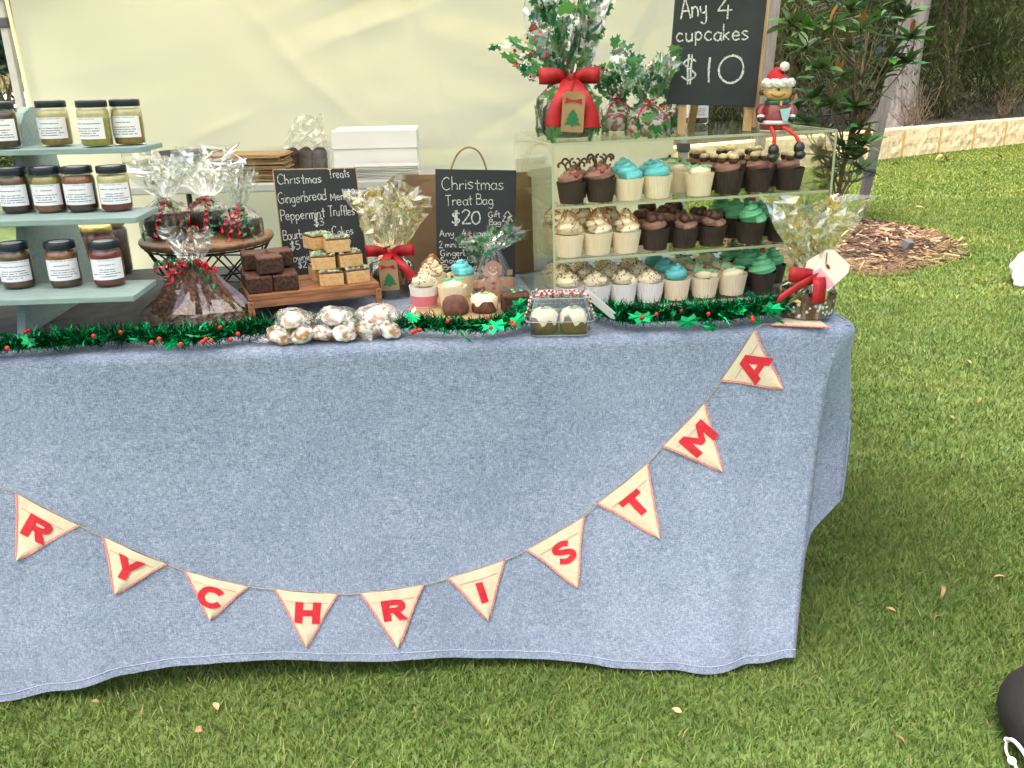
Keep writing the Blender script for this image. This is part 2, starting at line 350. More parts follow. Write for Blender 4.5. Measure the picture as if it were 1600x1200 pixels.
def label_mat():                       # printed jar label: blurred lines of small type
    m, N, L = newmat('printed_label'); o = N.new('ShaderNodeOutputMaterial'); b = N.new('ShaderNodeBsdfPrincipled'); b.inputs['Roughness'].default_value = .7
    uv = N.new('ShaderNodeUVMap'); sp = N.new('ShaderNodeSeparateXYZ'); L.new(uv.outputs[0], sp.inputs[0]); oi = N.new('ShaderNodeObjectInfo')
    def mth(op, a, bb=None, cc=None):
        n = N.new('ShaderNodeMath'); n.operation = op
        for i, q in enumerate((a, bb, cc)):
            if q is None: continue
            if isinstance(q, (int, float)): n.inputs[i].default_value = q
            else: L.new(q, n.inputs[i])
        return n.outputs[0]
    rows = mth('MULTIPLY', sp.outputs[1], 9.0); fl = mth('FLOOR', rows); fr = mth('FRACT', rows)
    band = mth('MULTIPLY', mth('GREATER_THAN', fr, .28), mth('LESS_THAN', fr, .66))
    rid = mth('ADD', mth('MULTIPLY', fl, 3.7), mth('MULTIPLY', oi.outputs['Random'], 91.0))
    cm = N.new('ShaderNodeCombineXYZ'); L.new(mth('MULTIPLY', sp.outputs[0], 26.0), cm.inputs[0]); L.new(rid, cm.inputs[1])
    n1 = N.new('ShaderNodeTexNoise'); n1.inputs['Scale'].default_value = 1.0; n1.inputs['Detail'].default_value = 1; L.new(cm.outputs[0], n1.inputs[0])
    word = mth('GREATER_THAN', n1.outputs[0], .40)
    wn = N.new('ShaderNodeTexWhiteNoise'); wn.noise_dimensions = '1D'; L.new(rid, wn.inputs['W'])
    half = mth('MULTIPLY_ADD', wn.outputs[0], .24, .2); off = mth('ABSOLUTE', mth('SUBTRACT', sp.outputs[0], .5)); inside = mth('LESS_THAN', off, half)
    vr = mth('MULTIPLY', mth('GREATER_THAN', fl, .5), mth('LESS_THAN', fl, 8.5)); gap = mth('GREATER_THAN', mth('ABSOLUTE', mth('SUBTRACT', fl, 7.0)), .5)
    gap2 = mth('GREATER_THAN', mth('ABSOLUTE', mth('SUBTRACT', fl, 5.0)), .5)
    k = mth('MULTIPLY', mth('MULTIPLY', band, word), mth('MULTIPLY', mth('MULTIPLY', inside, vr), mth('MULTIPLY', gap, gap2)))
    head = mth('GREATER_THAN', fl, 7.5)
    c1 = N.new('ShaderNodeMixRGB'); c1.inputs[1].default_value = (.05, .05, .07, 1); c1.inputs[2].default_value = (.25, .38, .62, 1); L.new(head, c1.inputs[0])
    c2 = N.new('ShaderNodeMixRGB'); c2.inputs[1].default_value = (.78, .79, .84, 1); L.new(c1.outputs[0], c2.inputs[2]); L.new(mth('MULTIPLY', k, .8), c2.inputs[0])
    L.new(c2.outputs[0], b.inputs['Base Color']); L.new(b.outputs[0], o.inputs[0]); return m
M_['label'] = label_mat()

TZ = .85            # table top
TY = 1.72           # front of the table cloth
rnd = random.Random(7)

# ================================================================== THE SETTING
MULCH = Vector((3.12, 7.05, 0))
def lawn_z(x, y): return 0.0
mb = MB(); xs = [-260, -60, -20, -8, -3, 0, 3, 6, 10, 20, 60, 260]; ys = [-40, -5, 0, 3, 6, 10, 16, 30, 60, 140, 420]
mb.add([(x, y, 0) for y in ys for x in xs], [(j*12+i, j*12+i+1, (j+1)*12+i+1, (j+1)*12+i) for j in range(10) for i in range(11)])
struct('lawn', mb, M_['lawn'])

def grass():
    rs = np.random.RandomState(3); Vs = []; Cs = []; Fs = []; base = 0
    zones = [(1.15, 2.7, 26000, .0017, .026), (2.7, 5, 9000, .0027, .027), (5, 9, 3800, .0045, .028), (9, 16.5, 1500, .0075, .03)]
    for y0, y1, dens, w, h in zones:
        x0, x1 = -1.7, min(1.2*y1+1.0, 15); n = int((x1-x0)*(y1-y0)*dens)
        x = rs.uniform(x0, x1, n); y = rs.uniform(y0, y1, n)
        d = np.stack([x, y, np.full(n, -CAMH)], 1); z = d@np.array(FWD)
        u = 800+FPX*(d@np.array(RT))/z; v = 600-FPX*(d@np.array(UP))/z
        k = (u > -420) & (u < 1950) & (v < 1420) & (z > .2)
        if y0 < 2.7: k &= ~((y > 1.95) & (x < .8))
        else: k &= x > .5
        k &= ((x-MULCH.x)/.98)**2+((y-MULCH.y)/1.15)**2 > (.78+.3*rs.rand(n))**2
        k &= (y < 9.35+.575*x)
        x = x[k]; y = y[k]; n = len(x)
        a = rs.uniform(0, 2*pi, n); hh = h*rs.uniform(.45, 1.15, n); lean = rs.uniform(.2, 1.1, n)*hh; ww = w*rs.uniform(.6, 1.3, n)
        la = rs.uniform(0, 2*pi, n)
        dx, dy = np.cos(a)*ww, np.sin(a)*ww; lx, ly = np.cos(la)*lean, np.sin(la)*lean
        V = np.zeros((n, 5, 3))
        V[:, 0] = np.stack([x-dx, y-dy, np.zeros(n)], 1); V[:, 1] = np.stack([x+dx, y+dy, np.zeros(n)], 1)
        V[:, 2] = np.stack([x-dx*.8+lx*.4, y-dy*.8+ly*.4, hh*.6], 1); V[:, 3] = np.stack([x+dx*.8+lx*.4, y+dy*.8+ly*.4, hh*.6], 1)
        V[:, 4] = np.stack([x+lx, y+ly, hh*.95], 1)
        pn = np.sin(x*2.1+1.3*np.sin(y*1.7))*np.cos(y*2.6+.8*np.sin(x*3.1))+.5*np.sin(x*7+y*5)*np.sin(y*6-x*3)
        t = np.clip(.5+.22*pn+rs.normal(0, .22, n), 0, 1)[:, None]
        col = np.array([.070, .145, .026])*(1-t)+np.array([.19, .25, .06])*t
        col *= rs.uniform(.7, 1.3, n)[:, None]; col *= np.array([1.22, 1.12, 1.0])**(min(2, max(0, y0-2)/2.5))
        dry = rs.rand(n) < (.03+.06*(pn > .7)); col[dry] = np.array([.30, .28, .12])*rs.uniform(.6, 1.2, dry.sum())[:, None]
        Vs.append(V.reshape(-1, 3)); Cs.append(np.repeat(col, 5, 0))
        b = base+np.arange(n)*5
        q = np.stack([b, b+1, b+3, b+2], 1); tr = np.stack([b+2, b+3, b+4], 1); Fs.append((q, tr)); base += n*5
    V = np.concatenate(Vs); Cc = np.concatenate(Cs); q = np.concatenate([f[0] for f in Fs]); t = np.concatenate([f[1] for f in Fs])
    me = bpy.data.meshes.new('grass'); me.vertices.add(len(V)); me.vertices.foreach_set('co', V.astype(np.float32).ravel())
    me.loops.add(q.size+t.size); me.loops.foreach_set('vertex_index', np.concatenate([q.ravel(), t.ravel()]).astype(np.int32))
    me.polygons.add(len(q)+len(t)); st = np.concatenate([np.arange(len(q))*4, q.size+np.arange(len(t))*3]); me.polygons.foreach_set('loop_start', st.astype(np.int32))
    me.update(calc_edges=True); me.validate()
    ca = me.color_attributes.new('Col', 'FLOAT_COLOR', 'POINT'); ca.data.foreach_set('color', np.concatenate([Cc, np.ones((len(Cc), 1))], 1).astype(np.float32).ravel())
    me.materials.append(M_['grassv']); o = put('grass', me); o['kind'] = 'stuff'; tag(o, 'short green lawn grass covering the ground around the stall', 'grass')
grass()

# fallen leaves on the lawn
def leaf_mesh(name, L, w, curl, mat, n=5, fold=.15):
    mb = MB(); vs = []
    for i in range(n+1):
        t = i/n; ww = w*sin(pi*min(1, t*.95+.05))**.8*.5+.0005; z = curl*4*t*(1-t)*L
        vs += [(-ww, t*L, z+ww*fold), (0, t*L, z), (ww, t*L, z+ww*fold)]
    mb.add(vs, [f for i in range(n) for f in ((3*i, 3*i+1, 3*i+4, 3*i+3), (3*i+1, 3*i+2, 3*i+5, 3*i+4))])
    return mb.mesh(name, mat, True)
dl = [leaf_mesh('fallen_leaf', .06, .012, .25, M_['dry']), leaf_mesh('fallen_leaf', .035, .016, .1, M_['dry']), leaf_mesh('fallen_leaf', .05, .03, .2, M_['dry'])]
for i, (x, y, k, s, a, l) in enumerate([
    (1470, 935, 0, 1, -.5, 'long curved tan leaf on the grass in front of the table end'), (1573, 902, 1, 1.1, 1.3, 'pale oval dry leaf on the lawn well right of the tablecloth'),
    (1415, 1165, 1, 1.1, .6, 'pale pointed dry leaf on the grass near the black bag'), (155, 1098, 1, .7, 1.2, 'small tan leaf in the grass below the R flag'),
    (1065, 1112, 1, .8, .9, 'brown dry leaf in the grass below the S flag'), (1517, 568, 1, 1.1, .1, 'pale leaf on the lawn between mulch bed and table end'),
    (1538, 582, 0, 1, 2.0, 'thin brown curled leaf on the lawn beside a pale one'), (1530, 625, 0, .9, 2.4, 'dark thin leaf lying on the shaded lawn'),
    (1395, 522, 1, 1.3, .4, 'buff leaf on the lawn beside the rear table corner'), (1443, 324, 2, 1.5, 1.2, 'pale flake of bark on the far sunny lawn'),
    (1480, 252, 2, 4.5, 1.5, 'large curled brown bark piece on the lawn before the limestone wall'), (1566, 247, 2, 3, 1.4, 'brown bark piece on the grass under the far end of the limestone wall'),
    (1404, 256, 2, 3, 1.6, 'whitish bark piece at the foot of the limestone wall'), (1546, 269, 1, 4, 1.5, 'thin pale strip lying on the lawn before the limestone wall'),
    (340, 1108, 1, .8, .5, 'small straw coloured leaf in the grass below the C flag'), (318, 1140, 2, .5, 2.2, 'brown crumpled leaf in the grass below the C flag'),
    (1400, 955, 1, .8, .8, 'little tan leaf beside the long curved leaf'), (1490, 655, 1, 1.2, .3, 'yellowish leaf on the shaded lawn right of the tablecloth')]):
    p = P(x, y, .02); r2 = random.Random(i); o = put('fallen_leaf', dl[k]); o.matrix_world = T(p.x, p.y, .019)@RZ(a)@RX(r2.uniform(-.1, .3))@RY(r2.uniform(-.5, .5))@SC(s*r2.uniform(.7, 1.2), s*r2.uniform(.75, 1.15), s*r2.uniform(.5, 1.8)); tag(o, l, 'leaf', 'dry leaves scattered on the lawn')

# mulch bed
mb = MB(); n = 48; vs = [(0, 0, .09)]; fs = []
rr = [(.35, .075), (.65, .045), (.9, .018), (1.05, .004)]
for j, (r, z) in enumerate(rr):
    for k in range(n):
        a = 2*pi*k/n; q = r*(1+.13*sin(3*a+1)+.07*sin(7*a)); vs.append((1.0*q*cos(a), 1.18*q*sin(a), z+.006*sin(5*a+j)))
for k in range(n):
    fs.append((0, 1+k, 1+(k+1) % n))
    for j in range(3): fs.append((1+j*n+k, 1+(j+1)*n+k, 1+(j+1)*n+(k+1) % n, 1+j*n+(k+1) % n))
mb.add(vs, fs, M=Matrix.Translation(MULCH)); struct('mulch_bed', mb, M_['mulch'], True)
mb = MB(); r2 = random.Random(5)
for i in range(2600):
    a = r2.uniform(0, 2*pi); q = sqrt(r2.random())*1.08; x, y = MULCH.x+q*1.0*cos(a), MULCH.y+q*1.18*sin(a); z = .085*max(0, 1-q)+.012
    straw = q > .85 and r2.random() < .6; L = r2.uniform(.04, .15)*(1.5 if r2.random() < .06 else 1); w = L*r2.uniform(.06, .2) if not straw else .004; h = w*.5
    cc = r2.choice([(.30, .19, .10), (.13, .07, .04), (.07, .04, .022), (.42, .30, .17), (.04, .024, .015), (.05, .03, .018)]) if not straw else r2.choice([(.36, .22, .085), (.42, .28, .12), (.28, .18, .07)])
    M = T(x, y, z+r2.uniform(0, .025))@RZ(r2.uniform(0, 6.3))@RY(r2.uniform(-.35, .35))@RX(r2.uniform(-.6, .6))
    vs = [(-L/2, -w/2, -h/2), (L/2, -w*.2, -h/2), (L/2, w*.3, -h/2), (-L/2, w/2, -h/2), (-L*.45, -w*.4, h/2), (L*.4, -w*.1, h/2), (L*.4, w*.2, h/2), (-L*.45, w*.4, h/2)]
    mb.add(vs, [(3, 2, 1, 0), (4, 5, 6, 7), (0, 1, 5, 4), (1, 2, 6, 5), (2, 3, 7, 6), (3, 0, 4, 7)], M=M, col=cc)
o = obj('mulch_chips', mb, M_['chip']); o['kind'] = 'stuff'; tag(o, 'brown bark mulch and straw around the staked sapling', 'mulch')
mb = MB(); p = P(1416, 392, .03); mb.box((p.x, p.y, .07), (.07, .07, .09), bev=.008, R=Euler((.3, .1, .4)).to_matrix())
tag(obj('irrigation_cap', mb, pm('dark_grey_cap', (.10, .105, .10), rough=.6)), 'small grey plastic block sitting on the mulch', 'block')

# limestone wall and the bed behind it
WA = Vector((6.666, 13.24, 0)); WD = Vector((3.77, 2.17, 0)).normalized(); WN = Vector((-WD.y, WD.x, 0))
wall = thing('limestone_wall', 'low pale limestone block wall with ochre mortar edging the lawn', 'wall', WA-WD*6.5)
wrot = atan2(WD.y, WD.x)
for i in range(16):
    r2 = random.Random(i); L = .93; mb = MB(); nx, nz = 10, 5
    def fr(u, w, y): return (u*L, y-.012*mnoise.noise(Vector((u*6+i*3, w*4, 1)))-.008*mnoise.noise(Vector((u*19+i*5, w*11, 4))), .43*w+.012*mnoise.noise(Vector((u*5+i, 3, w*2)))*w)
    vs = [fr(a/nx, b/nz, 0) for b in range(nz+1) for a in range(nx+1)]+[(a/nx*L, .34, .43) for a in range(nx+1)]
    fs = [(b*11+a, b*11+a+1, (b+1)*11+a+1, (b+1)*11+a) for b in range(nz+1) for a in range(nx)]
    m = len(vs); vs += [(0, .34, 0), (L, .34, 0)]
    fs += [(0, 55, 66, m), (10, m+1, 76, 65)]
    mb.add(vs, fs); put('limestone_block', mb.mesh('limestone_block', M_['lime']), wall, RZ(wrot)@T(i*1.03, 0, 0))
    mb = MB(); mb.box((L+.05, .17, .212), (.1, .322, .418), bev=.01); put('mortar_joint', mb.mesh('mortar_joint', M_['mortar']), wall, RZ(wrot)@T(i*1.03, 0, 0))
mb = MB(); A = WA-WD*6.6+WN*.3; B = WA+WD*16+WN*.3; vs = []; fs = []; steps = [(0, .36), (2, .42), (6, .7), (14, 1.6), (30, 3.2)]
for d, z in steps:
    for k in range(15): t = k/14; p = A.lerp(B, t)+WN*d; vs.append((p.x, p.y, z+.12*mnoise.noise(Vector((p.x*.5, p.y*.5, 0)))))
fs = [(j*15+k, j*15+k+1, (j+1)*15+k+1, (j+1)*15+k) for j in range(4) for k in range(14)]
mb.add(vs, fs); struct('garden_bank', mb, M_['soil'], True)
# ------------------------------------------------------------------ trees beyond the wall
def limb(mb, a, b, r0, r1, seed, n=7, wob=.06, sides=8, col=None):
    a, b = Vector(a), Vector(b); L = (b-a).length; pts = []
    for i in range(n+1):
        t = i/n; p = a.lerp(b, t); k = sin(pi*t)*wob*L
        pts.append(p+Vector((mnoise.noise(Vector((t*3, seed, 0))), mnoise.noise(Vector((t*3, seed, 9))), .3*mnoise.noise(Vector((t*3, seed, 20)))))*k)
    mb.tube(pts, [r0+(r1-r0)*i/n for i in range(n+1)], sides, col=col); return pts
def weeping_tree(loc, h, rad, label, seed, nleaf, dark=1.0, tr=.09):
    r2 = random.Random(seed); t = thing('weeping_tree', label, 'tree', loc, 0, 'trees beyond the limestone wall')
    mb = MB(); tips = []
    for k in range(3):
        top = Vector((r2.uniform(-.3, .3)*rad, r2.uniform(-.3, .3)*rad, h*r2.uniform(.6, .85))); limb(mb, (r2.uniform(-.1, .1), r2.uniform(-.1, .1), -.1), top, tr*r2.uniform(.6, 1), .02, seed+k)
        for j in range(5):
            s = Vector((0, 0, 0)).lerp(top, r2.uniform(.25, .95)); a = r2.uniform(0, 6.28); e = s+Vector((cos(a)*rad*r2.uniform(.4, .9), sin(a)*rad*r2.uniform(.4, .9), r2.uniform(.1, .7)))
            limb(mb, s, e, .03, .008, seed+k*9+j, 5, .15, 5); tips.append(e)
    obj('trunk', mb, M_['bark2'], t, True)
    mb = MB(); cl = []
    for i in range(70):
        a = r2.uniform(0, 6.28); q = sqrt(r2.random())*rad; z = h*r2.uniform(.08, 1)
        cl.append((Vector((q*cos(a)*sqrt(max(.1, 1-(z/h)**3)), q*sin(a)*sqrt(max(.1, 1-(z/h)**3)), z)), r2.uniform(.55, 1.35)))
    V = []; F = []; Cc = []
    for i in range(nleaf):
        c, br = r2.choice(cl); p = c+Vector((r2.gauss(0, .28), r2.gauss(0, .28), r2.gauss(0, .3)))
        if p.z < .05: p.z = .05+r2.random()*.3
        L = r2.uniform(.09, .20); w = r2.uniform(.005, .011); a = r2.uniform(0, 6.28); dn = Vector((cos(a)*.5, sin(a)*.5, -r2.uniform(.2, 1.1))).normalized(); sd_ = dn.cross(Vector((r2.uniform(-1, 1), r2.uniform(-1, 1), .3))).normalized()*w
        b = len(V); V += [p, p+dn*L*.5+sd_, p+dn*L, p+dn*L*.5-sd_]; F.append((b, b+1, b+2, b+3))
        k = br*r2.uniform(.6, 1.4)*dark; cc = (.066*k, .092*k, .028*k) if r2.random() < .85 else (.13*k, .12*k, .035*k)
        Cc += [cc]*4
    mb.add(V, F); mb.c = Cc; obj('crown', mb, M_['foliage'], t)
def at_wall(px, dist_behind, z=.45):
    # ground point behind the wall in the direction of pixel column px
    d = ray(px, 200); d.z = 0; base = WA+WN*dist_behind
    # intersect 2D ray with the line base + s*WD
    den = d.x*WD.y-d.y*WD.x; tt = (base.x*WD.y-base.y*WD.x)/den; q = d*tt; return Vector((q.x, q.y, z))
for i, (px, db, h, rad, lab, dk) in enumerate([
    (1215, 1.6, 4.6, 1.9, 'dark drooping tree behind the upright stake beside the chalkboard', 1.0),
    (1300, 3.2, 5.0, 2.2, 'dark drooping tree behind the leafy staked sapling', .85),
    (1475, 1.7, 4.8, 1.9, 'olive drooping tree just right of the big grey trunk', 1.0),
    (1560, 2.6, 5.0, 2.2, 'olive drooping tree with bare twigs above the far end of the wall', 1.1),
    (1390, 4.5, 5.6, 2.4, 'shady drooping tree directly behind the big grey trunk', .8),
    (1650, 3.4, 5.0, 2.2, 'drooping tree at the far end of the limestone wall', 1.0),
    (1130, 3.0, 4.6, 2.0, 'drooping tree behind the tent wall edge and chalkboard', .95),
    (1500, 6.5, 5.8, 2.8, 'tall dark tree filling the gap behind the olive trees', .8)]):
    weeping_tree(at_wall(px, db), h, rad, lab, 40+i*13, 30000, dk*.8)
g = at_wall(1394, .9, .36)
t = thing('grey_gum_tree', 'big smooth grey tree trunk leaning behind the limestone wall', 'tree', g)
mb = MB(); pts = [(0, 0, -.1), (.01, 0, .15), (.03, 0, .5), (.09, .02, 1.2), (.2, .05, 2.2), (.34, .1, 3.6), (.5, .1, 5.2)]
mb.tube(catmull(pts, 6), [.42*exp(-i*.16)+.26-.003*i for i in range(37)], 18, rf=lambda a, u: 1+.08*sin(3*a+5*u)+.04*sin(7*a+9*u))
obj('trunk', mb, M_['bark'], t, True)
mb = MB(); limb(mb, (.34, .1, 3.5), (1.6, .4, 5.2), .14, .05, 3); limb(mb, (.3, .1, 3.2), (-1.0, .5, 5.0), .12, .04, 4); obj('branch', mb, M_['bark'], t, True)
mb = MB(); r2 = random.Random(77); V = []; F = []; Cc = []
for i in range(5000):
    p = Vector((r2.gauss(.4, 1.2), r2.gauss(.2, 1), 5.3+r2.gauss(0, .6))); L = .14; a = r2.uniform(0, 6.3); dn = Vector((cos(a)*.6, sin(a)*.6, -.7)); sd_ = Vector((-sin(a), cos(a), 0))*.015
    b = len(V); V += [p, p+dn*L*.5+sd_, p+dn*L, p+dn*L*.5-sd_]; F.append((b, b+1, b+2, b+3)); k = r2.uniform(.6, 1.4); Cc += [(.06*k, .08*k, .03*k)]*4
mb.add(V, F); mb.c = Cc; obj('crown', mb, M_['foliage'], t)
# dry twigs sprawling over the wall
for i, px in enumerate((1415, 1432, 1560)):
    p = at_wall(px, .45, .38); t = thing('bare_shrub', ['grey leafless shrub against the foot of the big grey trunk', 'bare twiggy shrub behind the wall, right of the trunk', 'thin bare shrub behind the far end of the wall'][i], 'shrub', p, 0, 'bare shrubs behind the wall')
    mb = MB(); r2 = random.Random(i+300)
    for k in range(16):
        a = r2.uniform(0, 6.3); e = Vector((cos(a)*r2.uniform(.1, .45), sin(a)*r2.uniform(.1, .4), r2.uniform(.25, .8))); ps = limb(mb, (0, 0, 0), e, .008, .003, k+i*20, 5, .2, 4)
        for j in range(3): s = ps[r2.randint(2, 5)]; limb(mb, s, s+Vector((r2.uniform(-.2, .2), r2.uniform(-.2, .2), r2.uniform(0, .25))), .004, .0015, k*3+j, 3, .1, 3)
    obj('twigs', mb, M_['bark2'], t)

# ------------------------------------------------------------------ staked sapling
SB = Vector((3.42, 7.45, .06))
sap = thing('magnolia_sapling', 'young sapling with big glossy green and bronze leaves in mulch', 'tree', SB)
mb = MB(); r2 = random.Random(21); tips = []
trunk = [(.0, 0, -.05), (.02, 0, .3), (.06, 0, .7), (.1, 0, 1.2), (.12, .02, 1.7), (.1, 0, 2.3)]
tp = catmull(trunk, 5); mb.tube(tp, [.022-.0006*i for i in range(len(tp))], 8)
obj('trunk', mb, M_['bark2'], sap, True)
# branch tips chosen from where the leaf whorls stand in the photograph (pixel direction, usual crown depth)
whorls = [(1235, 35), (1262, 40), (1298, 38), (1258, 72), (1345, 45), (1358, 85), (1310, 120), (1405, 60), (1424, 55), (1375, 25), (1415, 25), (1392, 85), (1420, 95), (1335, 165), (1300, 160), (1270, 150), (1240, 125), (1290, 205), (1345, 195), (1320, 228), (1300, 262), (1335, 245), (1280, 240), (1330, 15), (1360, -5), (1290, 0), (1250, -5), (1400, 0), (1325, 75), (1285, 105), (1380, 115), (1365, 140), (1240, 175), (1262, 190), (1350, 222), (1345, 262), (1290, 285)]
brm = MB(); lf_small = MB(); big = []
lm = leaf_mesh('leaf', .19, .068, .06, M_['leaf'], 4, .3); LM2 = pm('bronze_leaf', (.20, .095, .02), rough=.35, trans=.25); lb = leaf_mesh('leaf', .15, .045, .05, LM2, 4, .3)
for wi, (px, py) in enumerate(whorls):
    w = Q(px, py, SB.y+r2.uniform(-.35, .35))-SB
    k = min(len(tp)-1, max(2, int((w.z-.45)/2.3*len(tp)))); s = tp[k]
    limb(brm, s, w, .009, .005, wi, 5, .12, 5)
    for j in range(14):
        a = j*2.4+r2.uniform(-.3, .3); el = r2.uniform(-.35, .75); s_ = r2.uniform(.75, 1.2)
        M = T(w.x, w.y, w.z-.03*r2.random())@RZ(a)@RX(el)@SC(s_, s_, s_)@RY(r2.uniform(-.5, .5)); big.append((M, False))
    if wi % 2 == 0:
        for j in range(2): big.append((T(w.x, w.y, w.z)@RZ(r2.uniform(0, 6.3))@RX(1.25)@SC(.9, .9, .9), True))
obj('branches', brm, M_['bark2'], sap, True)
r2.shuffle(big)
for M, br in big[:300]: put('leaf', lb if br else lm, sap, M)
for M, br in big[300:]:
    vs = []; 
    for i in range(4):
        t_ = i/3; ww = [.004, .03, .027, .001][i]; vs += [(-ww, t_*.18, ww*.3), (ww, t_*.18, ww*.3)]
    lf_small.add(vs, [(2*i, 2*i+1, 2*i+3, 2*i+2) for i in range(3)], M=M, col=(.17, .09, .02) if br else tuple(x*r2.uniform(.6, 1.5) for x in (.062, .125, .036)))
o = obj('foliage', lf_small, M_['leafv'], sap, True); o['kind'] = 'stuff'
def stake(base, topoff, lab, tie_z):
    t = thing('tree_stake', lab, 'stake', base, 0, 'stakes beside the sapling'); mb = MB(); e = Vector(topoff); a = Vector((0, 0, -.1)); d = (e-a).normalized()
    x = d.cross(Vector((0, 1, 0))).normalized(); y = d.cross(x); w = .036; vs = []
    for k in range(9):
        p = a.lerp(e, k/8); vs += [p+x*(sx*w+.003*mnoise.noise(p*5))+y*sy*w for sx, sy in ((-1, -1), (1, -1), (1, 1), (-1, 1))]
    mb.add(vs, [(4*k+i, 4*k+(i+1) % 4, 4*k+4+(i+1) % 4, 4*k+4+i) for k in range(8) for i in range(4)]+[(3, 2, 1, 0), (32, 33, 34, 35)]); obj('post', mb, M_['stake'], t)
    mb = MB(); p = a.lerp(e, (tie_z+.1)/(e.z+.1)); q = w+.005
    vs = [p+d*s*.03+x*sx*q+y*sy*q for s in (-1, 1) for sx, sy in ((-1, -1), (1, -1), (1, 1), (-1, 1))]
    mb.add(vs, [(i, (i+1) % 4, 4+(i+1) % 4, 4+i) for i in range(4)])
    tgt = Vector((SB.x+.05, SB.y, SB.z+tie_z-.05))-Vector(base); mb.tube(catmull([p-x*q*.5, (p+tgt)/2+Vector((0, 0, -.04)), tgt], 6), .012, 6); obj('tie_strap', mb, M_['dark_plastic'], t)
b1 = P(1341, 338, 0); t1 = Q(1392, 120, b1.y); stake(b1, ((t1.x-b1.x)*1.6, 0, t1.z*1.6), 'leaning grey timber stake in the mulch with a black tie', .42)
b2 = Vector((Q(1206, 60, 8.0).x-.05, 8.0, 0)); t2 = Q(1210, 10, 8.0); stake(b2, ((t2.x-b2.x)*1.5, 0, t2.z*1.5), 'upright grey timber stake just right of the large chalkboard', 1.0)

# ------------------------------------------------------------------ far left, beyond the tent leg
mb = MB(); mb.add([(-200, 42, .02), (-12, 42, .02), (-12, 200, .02), (-200, 200, .02)], [(0, 1, 2, 3)]); struct('car_park', mb, M_['sand'])
cp = P(-14, 149, .02)
car = thing('parked_car', 'white parked car far away beyond the tent leg', 'car', (cp.x, cp.y, .02), .08)
prof = [(-2.1, .35), (-2.15, .75), (-1.9, .95), (-1.3, 1.02), (-.7, 1.42), (.5, 1.46), (1.3, 1.02), (2.05, .85), (2.15, .5), (2.1, .3), (1.75, .28), (-1.75, .28)]
mb = MB(); mb.prism(prof, 1.66, RX(pi/2)); obj('body', mb, M_['carwhite'], car)
mb = MB(); mb.prism([(-1.15, 1.04), (-.65, 1.36), (.45, 1.39), (1.1, 1.04)], 1.68, RX(pi/2)); obj('window', mb, M_['darkglass'], car)
for x in (-1.35, 1.35):
    for y in (-.78, .78):
        mb = MB(); mb.lathe([(.2, -.1), (.31, -.1), (.33, -.05), (.33, .05), (.31, .1), (.2, .1)], 20, T(x, y, .33)@RX(pi/2)); w = obj('wheel', mb, M_['rubber'], car, True)
        mb = MB(); mb.lathe([(.19, -.106), (.2, .106)], 14, T(x, y, .33)@RX(pi/2)); obj('rim', mb, M_['alu'], w)
def bush(name, loc, rx, rz, col, n, lab, cat, seed, L=.2, w=.02):
    t = thing(name, lab, cat, loc); r2 = random.Random(seed); V = []; F = []; Cc = []; mb = MB()
    for k in range(9): a = r2.uniform(0, 6.3); limb(mb, (0, 0, -.05), (cos(a)*rx*.6, sin(a)*rx*.6, rz*r2.uniform(.5, .9)), .02*rx+.005, .006, k+seed, 5, .1, 5)
    obj('trunk', mb, M_['bark2'], t, True)
    for i in range(n):
        a = r2.uniform(0, 6.3); q = r2.random()**.4; ph = r2.uniform(-.2, 1.4); p = Vector((cos(a)*rx*q*cos(ph), sin(a)*rx*q*cos(ph), rz*(.3+.7*q*max(0, sin(ph))*r2.uniform(.7, 1.1))))
        dn = Vector((r2.uniform(-1, 1), r2.uniform(-1, 1), r2.uniform(-.2, 1))).normalized(); sd_ = dn.cross(Vector((r2.uniform(-1, 1), r2.uniform(-1, 1), .2))).normalized()*w
        b = len(V); V += [p, p+dn*L*.5+sd_, p+dn*L, p+dn*L*.5-sd_]; F.append((b, b+1, b+2, b+3)); k = r2.uniform(.5, 1.6); Cc += [tuple(c*k for c in col)]*4
    mb = MB(); mb.add(V, F); mb.c = Cc; obj('crown', mb, M_['foliage'], t)
q = Q(12, 170, 9); bush('garden_shrub', (q.x-.1, 9, 0), .42, 1.22, (.07, .10, .035), 1600, 'spiky green shrub beyond the left tent leg behind the jar stand', 'shrub', 1, .16, .009)
q = Q(-10, 60, 46); bush('shade_tree', (q.x, 46, 0), 3.0, 6.0, (.02, .05, .03), 6000, 'dark green tree in the distance beyond the left tent leg', 'tree', 2, .5, .09)
q = Q(14, 92, 70); bush('dry_shrub', (q.x, 70, 0), 3.2, 2.9, (.30, .25, .11), 3000, 'straw coloured shrub far beyond the car park', 'shrub', 3, .6, .1)
q = Q(-40, 92, 60); bush('dry_shrub', (q.x-3, 64, 0), 3.2, 2.6, (.26, .23, .11), 3000, 'pale shrub behind the white car', 'shrub', 4, .6, .1)

